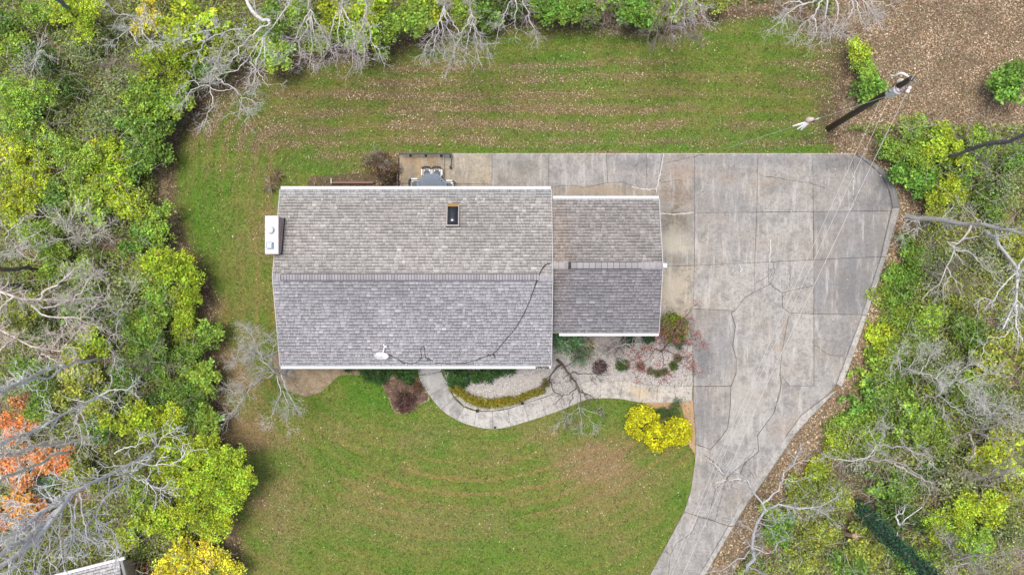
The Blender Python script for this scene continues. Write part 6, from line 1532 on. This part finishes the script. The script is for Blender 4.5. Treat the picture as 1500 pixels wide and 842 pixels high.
# fallen leaves
n = 900000
x, y = rand_px(n)
hard = on_hard(x, y)
lawn_in = inside(LAWN, x, y)
lit, bare_f, grn, _ = fields(x, y)
ed = smooth(26 + 40 * smooth(1150, 1200, x), 0, dist_poly(LAWN, x, y) + 14 * (fbm(x / 9.0, y / 9.0, 2) - .5)) * ((x < 940) | (y < 215))
pr = np.where(lawn_in, .012 + .75 * lit ** 1.3 + .16 * bare_f + .3 * ed, .2)
slope = smooth(1215, 1260, x) * smooth(235, 190, y); pr = np.where(lawn_in, pr, np.maximum(pr, 0.75 * slope))
strip = smooth(60, 20, dist_poly(HARD[0], x, y)) * (x > 1030) * (~hard); pr = np.where(lawn_in, pr, np.maximum(pr, .5 * strip))
pr = pr * (.5 + 1.0 * fbm(x / 18.0, y / 18.0, 3))
inb = inside(BED_L, x, y) | inside(BED_B, x, y); pr = np.where(inb, .13, pr)
pr = np.where(inside(SAND, x, y), .05, pr)
pink = np.exp(-(((x - 975) / 55) ** 2 + ((y - 530) / 60) ** 2))
pr = np.where(inside(GRAV, x, y), .03 + .16 * pink, pr)
pr = np.where(hard, .0018 + .05 * pink + .015 * np.exp(-((x - 985) / 30.0) ** 2 - ((y - 420) / 60.0) ** 2), pr)
house_m = ((x > 402) & (x < 812) & (y > 272) & (y < 540)) | ((x > 800) & (x < 972) & (y > 286) & (y < 492))
pr = np.where(house_m, 0, pr)
k = rg.random(n) < pr; x, y, pink, hard, slope, strip, lawn_in, inb = [v[k] for v in (x, y, pink, hard, slope, strip, lawn_in, inb)]; n = len(x)
z = np.where(hard, .062, rg.uniform(.02, .06, n))
cc = np.c_[(x - 750) / 30, (421 - y) / 30, z]
size = np.where(hard, .07, np.where(lawn_in, rg.uniform(.032, .078, n), np.where(slope > .3, rg.uniform(.045, .10, n), rg.uniform(.06, .12, n))))
Vq = leaf_quads(rg, cc, size, .3, .65)
pal = np.array([(.42, .32, .21), (.28, .19, .12), (.54, .44, .31), (.19, .125, .085), (.36, .24, .14), (.64, .56, .44)])
pid = rg.choice(6, n, p=[.27, .23, .14, .19, .12, .05]); col = pal[pid] * rg.uniform(.6, 1.3, (n, 1)) * (.6 + .8 * fbm(x / 22.0 + 9, y / 22.0, 3))[:, None]
dkw = (~lawn_in) & (~hard) & (slope < .4) & (strip < .4); col[dkw] = col[dkw] * np.array([.8, .74, .72])
yl_ = (rg.random(n) < .7 * np.exp(-(((x - 875) / 30) ** 2 + ((y - 575) / 22) ** 2))); col[yl_] = np.array([.7, .6, .1]) * rg.uniform(.6, 1.1, (yl_.sum(), 1))
pk = (rg.random(n) < pink * 1.2); col[pk] = np.array([.30, .12, .11]) * rg.uniform(.5, 1.3, (pk.sum(), 1))
o = link('fallen_leaves', mesh_arrays('fallen_leaves', Vq.reshape(-1, 3), np.arange(n * 4).reshape(-1, 4), col, M_dead)); o['kind'] = 'stuff'
print('leaves', n)
# pebbles
n = 30000
x, y = rg.uniform(646, 1015, n), rg.uniform(470, 602, n)
k = inside(GRAV, x, y) & ~((x < 812) & (y < 530)) & (y > 484); x, y = x[k], y[k]; n = len(x)
s = rg.uniform(.014, .034, n); a = rg.uniform(0, 6.28, n)
cx_, cy_ = (x - 750) / 30, (421 - y) / 30
V = []
for j in range(4):
    V.append(np.c_[cx_ + s * np.cos(a + j * 1.57) * rg.uniform(.7, 1.1, n), cy_ + s * np.sin(a + j * 1.57) * rg.uniform(.6, 1.1, n), np.full(n, .01)])
V.append(np.c_[cx_, cy_, .012 + s * .9])
V = np.stack(V, 1); b = (np.arange(n) * 5)[:, None, None]
F = (b + np.array([(0, 1, 4), (1, 2, 4), (2, 3, 4), (3, 0, 4)])[None]).reshape(-1, 3)
g = np.repeat(rg.uniform(.26, .60, n), 4)[:, None]
o = link('pebbles', mesh_arrays('pebbles', V.reshape(-1, 3), F, g * np.array([1, .98, .95]), M_paint)); o['kind'] = 'stuff'
# undergrowth leaves on the woodland floor
n = 420000
x, y = rand_px(n)
dl = dist_poly(LAWN, x, y)
hardd = dist_poly(HARD[0], x, y)
k = ~inside(LAWN, x, y) & ~on_hard(x, y) & (dl > 14) & ~((x > 1030) & (hardd < 34)) & ~((x > 1215) & (y < 185)) & ~((x > 400) & (x < 1010) & (y > 250) & (y < 620)) & (fbm(x / 40.0 + 50, y / 40.0, 3) > .30)
x, y = x[k], y[k]; n = len(x)
cc = np.c_[(x - 750) / 30, (421 - y) / 30, rg.uniform(.05, .9, n)]
Vq = leaf_quads(rg, cc, np.full(n, .115), .5, .6)
t = fbm(x / 30.0, y / 30.0, 3)[:, None]
col = (np.array([.16, .32, .05]) * (1 - t) + np.array([.46, .52, .12]) * t) * rg.uniform(.35, 1.6, (n, 1))
o = link('undergrowth', mesh_arrays('undergrowth', Vq.reshape(-1, 3), np.arange(n * 4).reshape(-1, 4), col, M_leafv)); o['kind'] = 'stuff'
# thin brushwood between the shrubs
n = 8000
x, y = rand_px(n * 2)
dl = dist_poly(LAWN, x, y); hardd = dist_poly(HARD[0], x, y)
k = ~inside(LAWN, x, y) & ~on_hard(x, y) & (dl > 10) & ~((x > 1030) & (hardd < 34)) & ~((x > 1215) & (y < 185)) & ~((x > 400) & (x < 1010) & (y > 250) & (y < 620))
x, y = x[k], y[k]; n = len(x)
p0 = np.c_[(x - 750) / 30, (421 - y) / 30, rg.uniform(.1, 2.2, n)]
d = rg.normal(size=(n, 3)); d[:, 2] = np.abs(d[:, 2]) * .5; d /= np.linalg.norm(d, axis=1, keepdims=True)
path = np.stack([p0 + d * (t * rg.uniform(.5, 1.2, n))[:, None] + rg.normal(size=(n, 3)) * .05 for t in (0, .4, .8, 1.0)], 1)
V, F = batch_tubes(path, np.tile(np.array([.011, .009, .007, .004]), (n, 1)), 3)
col = np.repeat(np.array([.42, .39, .35]) * rg.uniform(.5, 1.4, (n, 1)), 9, 0)
o = link('brushwood', mesh_arrays('brushwood', V, F, col, M_paint)); o['kind'] = 'stuff'
print('tris', sum(sum(len(p.vertices) - 2 for p in m.polygons) if len(m.polygons) < 5000 else len(m.loops) - 2 * len(m.polygons) for m in bpy.data.meshes))
